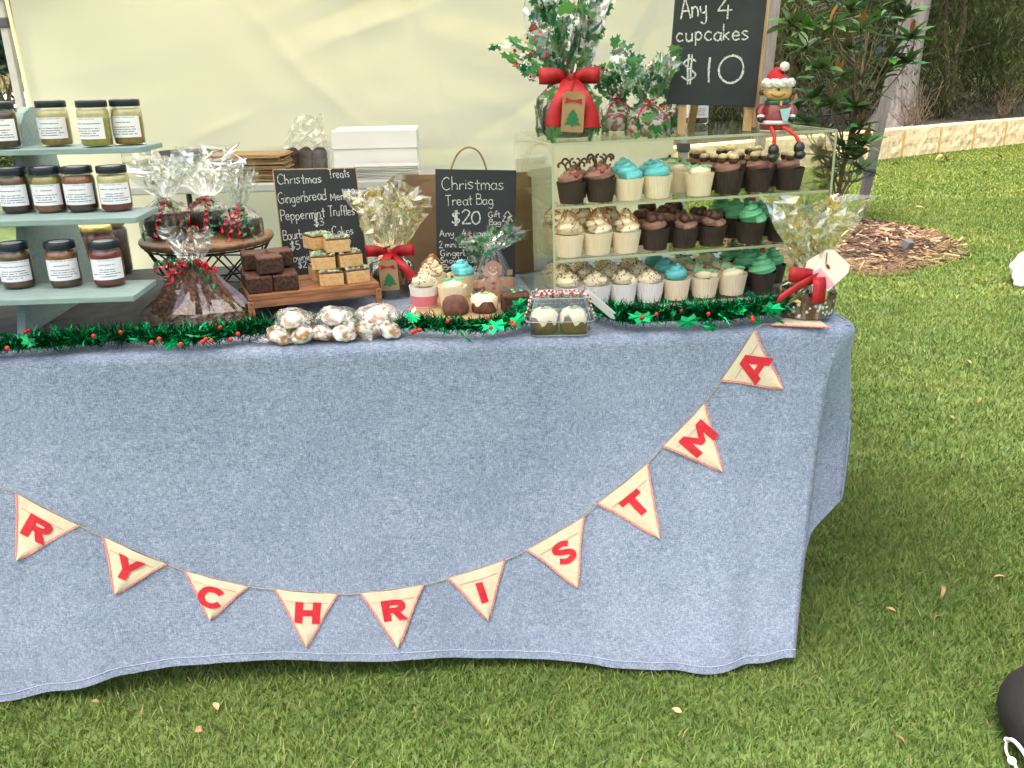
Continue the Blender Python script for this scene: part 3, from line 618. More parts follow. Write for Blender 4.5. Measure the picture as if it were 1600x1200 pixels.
# ================================================================== THE TENT
TX0, TX1, TYB, TYF = -1.915, 1.155, 4.25, 1.10
tent = thing('market_tent', 'cream market tent with back wall and grey metal legs', 'tent', (0, 0, 0))
for (x, y) in ((TX0, TYB), (TX1, TYB), (TX0, TYF), (TX1, TYF)):
    mb = MB(); mb.box((x, y, .52), (.042, .042, 1.03), bev=.004); mb.box((x, y, 1.52), (.034, .034, 1.0), bev=.004); mb.box((x, y, .008), (.1, .1, .016))
    lg = obj('tent_leg', mb, M_['alu'], tent)
    for zc, wc in ((1.02, .056), (1.62, .05)): mb = MB(); mb.box((x, y, zc), (wc, wc, .042), bev=.004); obj('leg_clamp', mb, M_['dark_plastic'], lg)
for a, b in (((TX0, TYB), (TX1, TYB)), ((TX0, TYF), (TX1, TYF)), ((TX0, TYB), (TX0, TYF)), ((TX1, TYB), (TX1, TYF))):
    mb = MB(); a = Vector((*a, 0)); b = Vector((*b, 0)); m = (a+b)/2
    for u, v in ((a, m), (m, b)):
        mb.tube([u+Vector((0, 0, 1.98)), v+Vector((0, 0, 1.72))], .011, 6); mb.tube([u+Vector((0, 0, 1.72)), v+Vector((0, 0, 1.98))], .011, 6)
    obj('truss_bar', mb, M_['alu'], tent)
mb = MB(); mb.tube([(TX0+.035, TYB-.03, 2.0), (TX0+.06, TYB-.05, 1.3), (TX0+.05, TYB-.04, .1)], .008, 6); obj('wall_strap', mb, M_['cream'], tent)
# roof: four sloping panels with a short valance
pk = Vector(((TX0+TX1)/2, (TYB+TYF)/2, 2.95)); e = 2.03; cs = [Vector((TX0, TYF, e)), Vector((TX1, TYF, e)), Vector((TX1, TYB, e)), Vector((TX0, TYB, e))]
mb = MB()
for k in range(4):
    a, b = cs[k], cs[(k+1) % 4]; n = 12; vs = []; fs = []
    for j in range(n+1):
        for i in range(n+1):
            p = a.lerp(b, i/n).lerp(pk, j/n); p.z -= .06*sin(pi*j/n)*sin(pi*i/n); vs.append(p)
    fs = [(j*(n+1)+i, j*(n+1)+i+1, (j+1)*(n+1)+i+1, (j+1)*(n+1)+i) for j in range(n) for i in range(n)]
    mb.add(vs, fs)
    mb.add([a+Vector((0, 0, .0)), b, b-Vector((0, 0, .2)), a-Vector((0, 0, .2))], [(0, 1, 2, 3)])
obj('roof_canopy', mb, M_['roofcloth'], tent, True)
# back wall with creases and sag
nx, nz = 130, 110; vs = []; YW = TYB+.045
x0, x1 = TX0+.012, TX1-.03
rc = random.Random(12); CREASE = [(rc.uniform(-1.2, 1.1), rc.uniform(.7, 2.0), rc.choice((.3, .45, -.2, .05, 2.3, 1.9))+rc.uniform(-.15, .15), rc.uniform(.12, .5), rc.uniform(-.03, .03)) for _ in range(34)]+[(-.4, 1.03, .03, 1.2, .02), (.95, 1.5, 1.15, .3, .035), (.85, 1.45, 1.0, .25, -.03), (-.35, 1.7, .35, .35, .03), (-.2, 1.62, .3, .3, -.03)]
for j in range(nz+1):
    for i in range(nx+1):
        u = i/nx; w = j/nz; x = x0+(x1-x0)*u; z = .06+1.96*w
        d = .030*mnoise.noise(Vector((u*3, w*2, 2)))+.012*mnoise.noise(Vector((u*4+w*6, w*9-u*3, 5)))+.022*exp(-((u-.68)/.25)**2)*mnoise.noise(Vector((u*5-w*4, w*16+u*7, 8)))
        d += .014*abs(mnoise.noise(Vector((u*7+w*4, w*5-u*9, 11))))+.020*exp(-((u-.55)/.35)**2)*abs(mnoise.noise(Vector((u*3+w*2, w*11-u*5, 17))))
        for (cu_, cw_, an_, ln_, am_) in CREASE:
            du, dw = (x-cu_), (z-cw_); al = du*cos(an_)+dw*sin(an_); ac = -du*sin(an_)+dw*cos(an_)
            d += am_*exp(-(al/ln_)**2)*exp(-abs(ac)/.03)
        vs.append((x-.012*(u-.5)*abs(sin(w*9)), YW+d, z))
mb = MB(); mb.add(vs, [(j*(nx+1)+i, j*(nx+1)+i+1, (j+1)*(nx+1)+i+1, (j+1)*(nx+1)+i) for j in range(nz) for i in range(nx)])
obj('back_wall', mb, M_['cream'], tent, True)

# ================================================================== TABLE AND CLOTH
tx0, tx1, ty0, ty1 = -1.30, .86, TY+.035, 2.545
tb = thing('trestle_table', 'long trestle table hidden under the blue cloth', 'table', (0, 0, 0))
mb = MB(); mb.box(((tx0+tx1)/2, (ty0+ty1)/2, TZ-.0255), (tx1-tx0, ty1-ty0, .035), bev=.006); obj('tabletop', mb, M_['white'], tb)
for x in (tx0+.2, tx1-.2):
    for y in (ty0+.1, ty1-.1):
        mb = MB(); mb.tube([(x, y, TZ-.044), (x, y, 0)], .014, 10); obj('leg', mb, M_['alu'], tb)
# cloth: outline of the table walked from far left round to the back right; each outline point drops over the edge
def hem_z(px):                       # hem height along the front taken from the photographed hem line
    t = [(-700, .045), (-200, .05), (0, .02), (100, .045), (200, .075), (300, .085), (420, .085), (640, .06), (850, .04), (1000, .025), (1100, .02), (1180, .025), (1235, .04), (1400, .04)]
    for (a, za), (b, zb) in zip(t, t[1:]):
        if a <= px <= b: k = (px-a)/(b-a); k = k*k*(3-2*k); return za+(zb-za)*k
    return .05
def cl_noise(x, z): return mnoise.noise(Vector((x*2.3, z*.7, 3.1)))
def front_y(x, z):                   # y of the cloth front at (x, z)
    k = min(1, max(0, (TZ-z)/.8)); d = .010*cl_noise(x, z)*k
    d += .010*k*sin(x*9+1.2)*.5
    d += -.012*k*exp(-((x-.60)/.07)**2)+.010*k*exp(-((x-.70)/.05)**2)-.018*k*exp(-((x+.86)/.08)**2)
    d += .004*mnoise.noise(Vector((x*9, z*5, 7)))*k
    d += .013*sqrt(k)*mnoise.noise(Vector((x*13, z*.6, 21)))*min(1, max(.25, (x+.1)/.5))+.0016*mnoise.noise(Vector((x*22+z*9, z*20-x*6, 5)))
    d += .006*exp(-((x-.16)/.012)**2)*exp(-(TZ-z)/.05)
    q = min(1, max(0, (x-.05)/.6)); d -= .058*k*sqrt(k)*q*q*(3-2*q)
    return TY+d
cloth = MB(); NX = 150; rowsz = 46
rl = .022
def over(t):                         # quarter round over the edge: t in 0..1 -> (inset, drop)
    a = t*pi/2; return rl*(1-sin(a)), rl*(1-cos(a))
grid = []
fx0, fx1 = -1.34, .822
# perimeter stations: (top point, outward dir, bottom point offset fn, hem z)
st = []
for i in range(NX+1): st.append(('f', fx0+(fx1-fx0)*i/NX))
NC = 22
for i in range(1, NC+1): st.append(('c', i/NC))
NS = 30
for i in range(1, NS+1): st.append(('s', i/NS))
cx, cy, cr = fx1, TY+.07, .07        # corner centre and radius
V = []; rows = 5+rowsz
for kind, q in st:
    col = []
    if kind == 'f': x, y, nx_, ny_ = q, TY, 0, -1
    elif kind == 'c': a = -pi/2+q*pi/2; x, y, nx_, ny_ = cx+cr*cos(a), cy+cr*sin(a), cos(a), sin(a)
    else: x, y, nx_, ny_ = cx+cr, cy+q*(2.56-cy), 1, 0
    if kind == 'f': hz = hem_z(proj((q, TY, .05))[0])
    elif kind == 'c': hz = .04+(.31-.04)*min(1, max(0, (q-.40)/.2))**.8+.07*max(0, (q-.6)/.4)
    else: hz = .38+.02*sin(q*5)
    for j in range(5):
        ins, dr = over(j/4); zz = TZ-dr; col.append((x-nx_*ins, y-ny_*ins, zz+(.0015*mnoise.noise(Vector((x*12, y*12, 0))) if j < 3 else 0)))
    for j in range(1, rowsz+1):
        w = j/rowsz; z = (TZ-rl)+(hz-(TZ-rl))*w; k = min(1, (TZ-z)/.8); ks = min(1, (TZ-z)/.35); ks = ks*ks*(3-2*ks)
        if kind == 'f':
            q_ = min(1, max(0, (x-.4)/.42)); p = (x-.032*k*q_*q_, front_y(x, z), z)
        elif kind == 'c':            # the spare corner cloth folds in, then stands out to the side
            b0 = Vector((x, y)); fold = Vector((fx1-.032*k*(1-q)-.075*sin(pi*min(1, q*2))+.02*q, TY+.005+.14*q)) if q < .5 else Vector((fx1+.01+.22*(q-.5), TY+.075+.06*(q-.5)))
            f0 = front_y(fx1, z)-TY
            p2 = b0.lerp(fold+Vector((0, f0*(1-q))), ks); p = (p2.x, p2.y, z)
        else:
            out = .035*ks*exp(-(q/.35)**2)+.01*ks*sin(q*14)
            p = (x+out, y, z)
        col.append(p)
    V.append(col)
vs = [p for c_ in V for p in c_]; R_ = rows
fs = [(i*R_+j, i*R_+j+1, (i+1)*R_+j+1, (i+1)*R_+j) for i in range(len(V)-1) for j in range(R_-1)]
cloth.add(vs, fs)
# flat top inside the lip, following the same outline
top0 = [c_[0] for c_ in V]; ins = []
n0 = len(cloth.v)
tops = [(p[0], p[1], p[2]) for p in top0]
# a grid covering the table top
gx = np.linspace(fx0, fx1+cr-rl, 70); gy = np.linspace(TY+rl, 2.56, 30)
tv = [(x, y, TZ-.0006+.0016*mnoise.noise(Vector((x*7, y*7, 1)))) for y in gy for x in gx]
def inside(x, y): return not (x > cx and y < cy and (x-cx)**2+(y-cy)**2 > (cr-rl+.004)**2)
tf = [(j*70+i, j*70+i+1, (j+1)*70+i+1, (j+1)*70+i) for j in range(29) for i in range(69) if inside((gx[i]+gx[i+1])/2, (gy[j]+gy[j+1])/2)]
cloth.add(tv, tf)
o = obj('tablecloth', cloth, M_['cloth'], None, True)
tag(o, 'blue grey chambray tablecloth hanging to the grass over the long table', 'tablecloth')
# stitched hem line as a slightly raised seam
mb = MB(); pts = []
for i in range(NX+1):
    x = fx0+(fx1-fx0)*i/NX; hz = hem_z(proj((x, TY, .05))[0])+.022; q_ = min(1, max(0, (x-.4)/.42)); pts.append((x-.032*q_*q_, front_y(x, hz)-.0008, hz))
mb.tube(pts, .0007, 4); sm = obj('hem_stitching', mb, pm('pale_stitch', (.33, .39, .49), rough=.9), o)
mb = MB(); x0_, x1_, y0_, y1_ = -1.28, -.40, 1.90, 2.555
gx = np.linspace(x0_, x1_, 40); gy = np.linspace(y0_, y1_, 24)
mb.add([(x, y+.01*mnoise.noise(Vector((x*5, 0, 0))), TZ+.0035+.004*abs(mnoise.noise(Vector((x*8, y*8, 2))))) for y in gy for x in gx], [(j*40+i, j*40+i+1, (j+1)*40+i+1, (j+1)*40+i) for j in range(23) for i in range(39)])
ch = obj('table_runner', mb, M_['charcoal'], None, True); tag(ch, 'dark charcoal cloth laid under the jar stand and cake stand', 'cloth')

# ================================================================== BUNTING
bunting = thing('bunting', 'calico triangle bunting with red letters strung across the tablecloth', 'bunting', (0, TY, .5))
BO = Vector((0, TY, .5))
flags = [('R', (27, 772), (122, 820), (26, 876), (59, 826)), ('Y', (163, 840), (259, 880), (180, 929), (200, 886)), ('C', (291, 893), (386, 916), (328, 969), (330, 931)),
         ('H', (431, 921), (526, 928), (479, 1011), (481, 956)), ('R', (565, 927), (660, 914), (622, 1013), (616, 951)), ('I', (702, 903), (787, 876), (763, 970), (753, 924)),
         ('S', (825, 858), (911, 808), (902, 918), (881, 862)), ('T', (935, 786), (1011, 725), (1031, 842), (993, 787)), ('M', (1037, 696), (1100, 631), (1129, 737), (1091, 684)), ('A', (1128, 593), (1178, 517), (1224, 608), (1177, 571))]
def onfront(px, py, off):
    p = Q(px, py, TY)
    for _ in range(3): p = Q(px, py, front_y(p.x, p.z)-off)
    return p
def font_mesh(ch):                   # heavy block letters, height 1, centred; third value is a hair of relief between overlapping strokes
    vs = []; fs = []
    def poly(p, k=0): b = len(vs); vs.extend([(x, y, k) for x, y in p]); fs.append([b+i for i in range(len(p))])
    def stroke(pts, w, k=0):
        pts = catmull([(x, y, 0) for x, y in pts], 6); b = len(vs)
        for i, q in enumerate(pts):
            d = (pts[min(i+1, len(pts)-1)]-pts[max(i-1, 0)]).normalized(); vs.extend([(q.x-d.y*w/2, q.y+d.x*w/2, k), (q.x+d.y*w/2, q.y-d.x*w/2, k)])
        for i in range(len(pts)-1): fs.append([b+2*i, b+2*i+1, b+2*i+3, b+2*i+2])
    if ch == 'I': poly([(-.14, -.5), (.14, -.5), (.14, .5), (-.14, .5)])
    elif ch == 'T': poly([(-.44, .25), (-.14, .25), (-.14, -.5), (.14, -.5), (.14, .25), (.44, .25), (.44, .5), (-.44, .5)])
    elif ch == 'H': poly([(-.47, -.5), (-.18, -.5), (-.18, -.14), (.18, -.14), (.18, -.5), (.47, -.5), (.47, .5), (.18, .5), (.18, .13), (-.18, .13), (-.18, .5), (-.47, .5)])
    elif ch == 'Y': poly([(-.5, .5), (-.19, .5), (0, .16), (.19, .5), (.5, .5), (.15, -.08), (.15, -.5), (-.15, -.5), (-.15, -.08)])
    elif ch == 'M': poly([(-.58, -.5), (-.29, -.5), (-.29, .06), (-.1, -.26), (.1, -.26), (.29, .06), (.29, -.5), (.58, -.5), (.58, .5), (.30, .5), (0, .02), (-.30, .5), (-.58, .5)])
    elif ch == 'A':
        poly([(-.54, -.5), (-.25, -.5), (-.02, .2), (.0, .5), (-.18, .5)]); poly([(.54, -.5), (.18, .5), (0, .5), (-.02, .2), (.25, -.5)]); poly([(-.24, -.34), (.24, -.34), (.16, -.11), (-.16, -.11)], 1)
    elif ch == 'R':
        poly([(-.45, -.5), (-.16, -.5), (-.16, .5), (-.45, .5)]); stroke([(-.2, .375), (.1, .375), (.27, .32), (.32, .2), (.27, .07), (.1, .0), (-.2, .0)], .25, 1); poly([(-.08, -.06), (.2, -.10), (.48, -.5), (.15, -.5)], 2)
    elif ch == 'C': stroke([(.36, .24), (.22, .34), (0, .38), (-.22, .30), (-.34, .08), (-.33, -.14), (-.2, -.33), (.02, -.39), (.22, -.34), (.36, -.22)], .25)
    elif ch == 'S': stroke([(.32, .26), (.16, .37), (-.04, .385), (-.22, .3), (-.24, .16), (-.1, .06), (.1, -.03), (.25, -.14), (.24, -.3), (.06, -.385), (-.14, -.375), (-.34, -.25)], .24)
    return vs, fs
prev = onfront(-60, 735, .004)
r2 = random.Random(9)
for fi, (ch, a, b, c_, lc) in enumerate(flags):
    A, B, D = [onfront(*q, .004) for q in (a, b, c_)]; n = 10; sd_ = fi*3.3
    def disp(p, k): return Vector((0, -.0035*(1+mnoise.noise(Vector((p.x*22+sd_, p.z*22, 1))))*k, 0))
    def fp(s, t):                    # s along top, t towards the tip
        p = A.lerp(B, s).lerp(D, t); e_ = A.lerp(B, .5).lerp(D, t); k = .3+.7*sin(pi*min(1, max(0, s)))
        q = p+(p-e_)*(-.10*sin(pi*t)*(.6+.5*mnoise.noise(Vector((fi*2.1, t*2, s))))); return q+disp(q, k)-BO
    mb = MB(); vs = [fp(i/n, j/n) for j in range(n+1) for i in range(n+1)]
    mb.add(vs, [(j*(n+1)+i, j*(n+1)+i+1, (j+1)*(n+1)+i+1, (j+1)*(n+1)+i) for j in range(n) for i in range(n)])
    fl = obj('flag', mb, M_['calico'], bunting, True); fl['label'] = 'calico flag with a red letter %s' % ch
    mb = MB()
    for s0, d_ in ((0., 1), (1., -1)):          # overlocked red edges, ragged
        m = 34; path = []; wv = []
        for k in range(m+1):
            t = k/m; p = fp(s0, t)+Vector((0, -.0016, 0)); q = fp(s0+d_*.02, t); dirn = (fp(.5, t)-fp(s0, t)); dirn = dirn.normalized() if dirn.length > 1e-4 else Vector((0, 0, 1))
            path.append(p-dirn*(.0012+.0012*(k % 2)+.0008*r2.random())); wv.append(dirn*.0021)
        mb.strip(path, wv); mb.strip([p+Vector((0, .003, 0)) for p in path], wv)
    obj('edge_trim', mb, M_['redtrim'], fl)
    mb = MB(); mb.tube([fp(.06+.88*k/12, .17)+Vector((0, -.0012, 0)) for k in range(13)], .0006, 4); obj('seam', mb, M_['thread'], fl)
    vs2, fs2 = font_mesh(ch); L0 = onfront(*lc, .004); ex = (B-A).normalized(); ex.y = 0; ex.normalize(); 
    if ch == 'I': ex = Vector((cos(radians(14)), 0, sin(radians(14))))
    ez = Vector((-ex.z, 0, ex.x)); hgt = .0575*(1 if fi != 9 else 1.05); out_ = []
    for (x, y, kk) in vs2:
        p = L0+ex*(x*hgt*1.06)+ez*(y*hgt); e1_, e2_, r_v = B-A, D-A, p-A; det = e1_.x*e2_.z-e1_.z*e2_.x; u_ = (r_v.x*e2_.z-r_v.z*e2_.x)/det; t_ = min(.97, max(0, (e1_.x*r_v.z-e1_.z*r_v.x)/det)); s_ = min(1, max(0, u_/(1-t_)))
        q_ = A.lerp(B, s_).lerp(D, t_); out_.append(Vector((p.x, q_.y, p.z))+disp(p, .3+.7*sin(pi*s_))+Vector((0, -.0020-.0003*kk, 0))-BO)
    mb = MB(); mb.add(out_, fs2); lt = obj('letter', mb, M_['redfelt'], fl); lt.modifiers.new('thick', 'SOLIDIFY').thickness = .0008
    mb = MB(); mid = prev.lerp(A, .5)+Vector((0, 0, -.002)); mb.tube([p-BO for p in catmull([prev, mid, A, A.lerp(B, .5)+Vector((0, .001, 0)), B], 4)], .0011, 5); obj('string', mb, M_['twine'], bunting, True)
    prev = B
# last flag lies flat on the table top under the wrapped cake, its red edge showing
mb = MB(); e0 = P(1205, 508, TZ+.006); e1 = P(1296, 512, TZ+.006); e2 = P(1255, 480, TZ+.006)
vs = [(e0.lerp(e1, i/8)).lerp(e2, j/4)-BO for j in range(5) for i in range(9)]; mb.add(vs, [(j*9+i, j*9+i+1, (j+1)*9+i+1, (j+1)*9+i) for j in range(4) for i in range(8)]); fl = obj('flag', mb, M_['calico'], bunting)
mb = MB(); mb.tube([e0.lerp(e1, k/20)-BO+Vector((0, -.001+.0008*(k % 2), .001)) for k in range(21)], .0022, 5); obj('edge_trim', mb, M_['redtrim'], fl)
mb = MB(); q1 = onfront(1186, 512, .004); mb.tube([p-BO for p in catmull([prev, q1+Vector((0, -.002, .004)), P(1195, 506, TZ+.006), e0], 5)], .0011, 5); obj('string', mb, M_['twine'], bunting)

# ================================================================== JAR STAND
stand = thing('jar_stand', 'teal painted three tier wooden stand holding preserve jars', 'stand', (0, 0, TZ))
SH = [(1.765, .962), (1.85, 1.108), (1.95, 1.242)]     # front y and top z of each shelf
for k, (fy, z) in enumerate(SH):
    mb = MB(); mb.box((-1.02, fy+.075, z-.006-TZ), (.74, .15, .012), bev=.0015); obj('shelf', mb, M_['teal'], stand)
for x in (Q(45, 200, 2.09).x, -1.42):
    prof = [(1.86, .0065), (2.28, .0065), (2.185, .36), (2.182, .425), (2.165, .455), (2.13, .472), (2.10, .474), (2.06, .462), (2.036, .44), (2.022, .38)]
    mb = MB(); mb.prism([(y, z) for y, z in prof], .018, T(x, 0, 0)@Matrix(((0, 0, 1, 0), (1, 0, 0, 0), (0, 1, 0, 0), (0, 0, 0, 1)))); obj('upright', mb, M_['teal'], stand)
jr = .0325
def jar_parts():
    g = MB(); g.lathe([(.027, .0), (.031, .002), (jr, .008), (jr, .068), (.031, .075), (.0275, .079), (.0275, .083)], 28, cap=False)
    ct = MB(); ct.lathe([(.001, .002), (.029, .003), (jr-.0016, .009), (jr-.0016, .058), (.028, .062), (.001, .062)], 24, cap=False)
    hd = MB(); hd.lathe([(jr-.0012, .0585), (jr-.0018, .067), (.029, .0745), (.026, .076), (.001, .076)], 24, cap=False)
    ld = MB(); ld.lathe([(.030, .081), (.0312, .0815), (.0312, .0935), (.030, .0955), (.0245, .0958), (.0235, .0948), (.001, .0948)], 32, cap=False)
    st_ = MB(); st_.lathe([(.0001, .0953), (.0205, .0953)], 24, cap=False)
    lb = MB(); n = 22; vs = []; uv = []
    for j in (0, 1):
        for i in range(n+1):
            a = -pi/2+(i/n-.5)*2.25; vs.append(((jr+.0006)*cos(a), (jr+.0006)*sin(a), .017+.044*j)); uv.append((i/n, j))
    lb.add(vs, [(i, i+1, n+2+i, n+1+i) for i in range(n)], uv=uv)
    return g.mesh('glass', M_['glass'], True), ct, hd, ld.mesh('lid', M_['lid'], True), st_.mesh('lid_sticker', M_['paper']), lb.mesh('label', M_['label'])
JG, JC, JH, JL, JS, JB = jar_parts()
def content_mat(n, c, c2): return pm('preserve_'+n, c, c2, 90, .35, bump=.3, bscale=90)
CM = {'mustard': content_mat('mustard', (.40, .26, .05), (.30, .18, .04)), 'olive': content_mat('olive', (.30, .26, .06), (.42, .36, .10)), 'plum': content_mat('plum', (.05, .02, .018), (.09, .035, .03)),
      'tomato': content_mat('tomato', (.24, .09, .03), (.32, .14, .05)), 'red': content_mat('red', (.16, .018, .012), (.24, .04, .02)), 'brown': content_mat('brown', (.11, .06, .03), (.18, .10, .05)), 'pale': content_mat('pale', (.62, .56, .30), (.5, .44, .2))}
CMESH = {k: JC.mesh('contents', m, True) for k, m in CM.items()}; HMESH = {k: JH.mesh('head_layer', m, True) for k, m in CM.items()}
def jar(px, py, z, kind, head, lab, rz=0, tilt=0, s=1.0):
    p = P(px, py, z+.001); d = Vector((p.x, p.y, 0)).normalized(); p = p+d*jr*.95; rz = rz+random.Random(px).uniform(-.18, .18)
    o = thing('preserve_jar', lab, 'jar', (p.x, p.y, z+.0006), atan2(-p.x, p.y)*.4+rz, 'preserve jars'); o.scale = (s, s, s)
    put('contents', CMESH[kind], o); put('head_layer', HMESH[head], o); put('glass', JG, o); put('lid', JL, o); put('lid_sticker', JS, o); put('label', JB, o)
zt = [s[1] for s in SH]
for a in [(10, 233, zt[2], 'plum', 'plum', 'dark plum preserve jar at the hidden end of the top teal shelf', 0), (91, 229, zt[2], 'mustard', 'pale', 'mustard pickle jar beside the rounded upright on the top teal shelf', .05), (154, 230, zt[2], 'olive', 'pale', 'olive relish jar in the middle of the top teal shelf', -.25), (205, 227, zt[2], 'mustard', 'pale', 'yellow pickle jar at the end of the top teal shelf', -.1),
          (31, 334, zt[1], 'plum', 'brown', 'dark plum jar in front of the upright on the middle teal shelf', .05), (83, 333, zt[1], 'tomato', 'olive', 'orange tomato relish jar on the middle teal shelf', -.1), (132, 332, zt[1], 'plum', 'tomato', 'dark jar with reddish top, second from the end of the middle teal shelf', 0), (185, 331, zt[1], 'red', 'pale', 'red preserve jar at the end of the middle teal shelf', 0),
          (33, 452, zt[0], 'brown', 'brown', 'brown chutney jar with a white lid sticker furthest along the bottom teal shelf', 0), (106, 450, zt[0], 'brown', 'tomato', 'reddish brown chutney jar in the middle of the bottom teal shelf', .05), (174, 449, zt[0], 'red', 'red', 'deep red relish jar at the end of the bottom teal shelf', .05)]:
    jar(*a)
# tall gold-lidded jars standing on the table behind the stand
g = MB(); g.lathe([(.04, .001), (.043, .006), (.043, .12), (.036, .132), (.036, .136)], 12, cap=False); GJ = g.mesh('glass', M_['glass'], True)
g = MB(); g.lathe([(.001, .003), (.040, .004), (.0412, .008), (.0412, .118), (.034, .128), (.001, .128)], 12, cap=False)
GC = [g.mesh('contents', CM['red'], True), g.mesh('contents', CM['plum'], True)]
g = MB(); g.lathe([(.037, .133), (.039, .134), (.039, .149), (.037, .151), (.001, .151)], 24, cap=False); GL = g.mesh('lid', M_['goldlid'], True)
for k, (px, Y) in enumerate(((108, 2.30), (127, 2.42), (158, 2.40), (180, 2.50))):
    p = Q(px, 400, Y); o = thing('tall_jar', ['short amber topped jar behind the bottom shelf', 'tall dark red jar with gold lid behind the stand', 'tall plum jar in the row behind the stand', 'last tall dark jar in the row behind the stand'][k], 'jar', (p.x, Y, TZ+.009), 0, 'gold lidded jars behind the stand')
    s = .86 if k == 0 else 1.0; o.scale = (s, s, s); put('contents', GC[k % 2 if k else 1], o); put('glass', GJ, o); put('lid', GL, o)

# ================================================================== CELLOPHANE, BOWS, RIBBONS
def fn(seed, fr):                     # smooth periodic random function of an angle
    r_ = random.Random(seed); t = [(f, r_.uniform(.4, 1)/sqrt(f), r_.uniform(0, 6.28)) for f in fr]
    s = sum(a for _, a, _ in t); return lambda a: sum(k*cos(f*a+p) for f, k, p in t)/s*1.5
def cello(rb, hb, rn, zn, ht, rt, seed, lean=(0, 0), sq=.7, nt_=46, jag=.3, crump=.05, pouch=True, side=None, pw=.75):
    r_ = random.Random(seed); f1 = fn(seed, (5, 9, 13, 17)); f2 = fn(seed+1, (2, 3, 5, 8)); f3 = fn(seed+2, (11, 15, 21)); rows = []
    if pouch:
        for k in range(5): t = k/4; rows.append((rb*(1-.12*(1-t)**2*0+.03*sin(pi*t)), hb*t, .05, 0))
        for k in range(1, 4): t = k/4; rows.append((rb+(rn-rb)*t**.8, hb+(zn-hb)*t, .12+.25*t, 0))
    rows.append((rn, zn, .3, 0))
    for k in range(1, 10): t = k/9; rows.append((rn+(rt-rn)*t**pw, zn+ht*t, .28+.22*t, t))
    vs = []
    for r, z, am, t in rows:
        for k in range(nt_):
            a = 2*pi*k/nt_; q = r*(1+am*f1(a+t*.5)+.5*am*f3(a)); zz = z+(ht*jag*t*t*f2(a) if t else 0); ext = 1+(side(a)*t if side else 0)
            c_ = crump*(.3+t)*r
            vs.append((q*ext*cos(a)+lean[0]*t+r_.uniform(-c_, c_), (q*ext*sin(a))*(1-(1-sq)*t)+lean[1]*t+r_.uniform(-c_, c_), max(.0005, zz+(r_.uniform(-c_, c_)*.6 if z > hb*.9 else 0))))
    n = len(rows); fs = [(j*nt_+k, j*nt_+(k+1) % nt_, (j+1)*nt_+(k+1) % nt_, (j+1)*nt_+k) for j in range(n-1) for k in range(nt_)]
    tri = []
    for f in fs: tri += [(f[0], f[1], f[2]), (f[0], f[2], f[3])]
    mb = MB(); mb.add(vs, tri); return mb
HOLLY = []
for k in range(14):
    t = k/14*2*pi; HOLLY.append((cos(t)*(1.0 if k % 2 == 0 else .72), sin(t)*(.5 if k % 2 == 0 else .26)))
def scatter(src, n, size, seed, shape='holly', zmin=-1, cols=None, off=.0008):
    r_ = random.Random(seed); mb = MB(); V = [Vector(v) for v in src.v]; cand = [f for f in src.f if min(V[i].z for i in f) > zmin]
    ar = [((V[f[1]]-V[f[0]]).cross(V[f[2]]-V[f[0]])).length for f in cand]
    for f in r_.choices(cand, ar, k=n):
        a, b, c_ = [V[i] for i in f]; nn = (b-a).cross(c_-a)
        if nn.length < 1e-9: continue
        nn.normalize(); p = (a+b+c_)/3+nn*off*r_.choice((-1, 1)); x = (b-a).normalized(); y = nn.cross(x); an = r_.uniform(0, 6.3); u = x*cos(an)+y*sin(an); w = -x*sin(an)+y*cos(an); s = size*r_.uniform(.6, 1.25)
        if shape == 'holly': poly = HOLLY
        elif shape == 'berry': poly = [(.5*cos(k*pi/3), .5*sin(k*pi/3)) for k in range(6)]
        else: poly = [(-.7, -.25), (.5, -.4), (.8, .2), (-.3, .45)]
        bend = r_.uniform(-.25, .25); pts = [p+u*(px*s)+w*(py*s)+nn*(bend*s*px*px) for px, py in poly]
        mb.add(pts, [tuple(range(len(pts)))], col=r_.choice(cols) if cols else None)
    return mb
GREENS = [(.03, .20, .05), (.06, .28, .07), (.015, .12, .04), (.12, .33, .08), (.02, .15, .09)]
GREENS = [tuple(x*1.0 for x in g) for g in GREENS]
def white1(): return pm('holly_leaf_print', (1, 1, 1), rough=.35, vcol=True, trans=.4)
M_['holly_print'] = white1()
def curl(mb, a, d, L, turns, r, w, seed, drop=.0):
    r_ = random.Random(seed); a = Vector(a); d = Vector(d).normalized(); x = d.cross(Vector((.3, .2, 1))).normalized(); y = d.cross(x); n = int(turns*10); path = []; wv = []
    for k in range(n+1):
        t = k/n; an = t*turns*6.283; rr = r*(1-.25*t); p = a+d*(L*t)+x*(rr*cos(an)-r)+y*(rr*sin(an))+Vector((0, 0, -drop*t*t)); path.append(p); wv.append(d*w)
    mb.strip(path, wv)
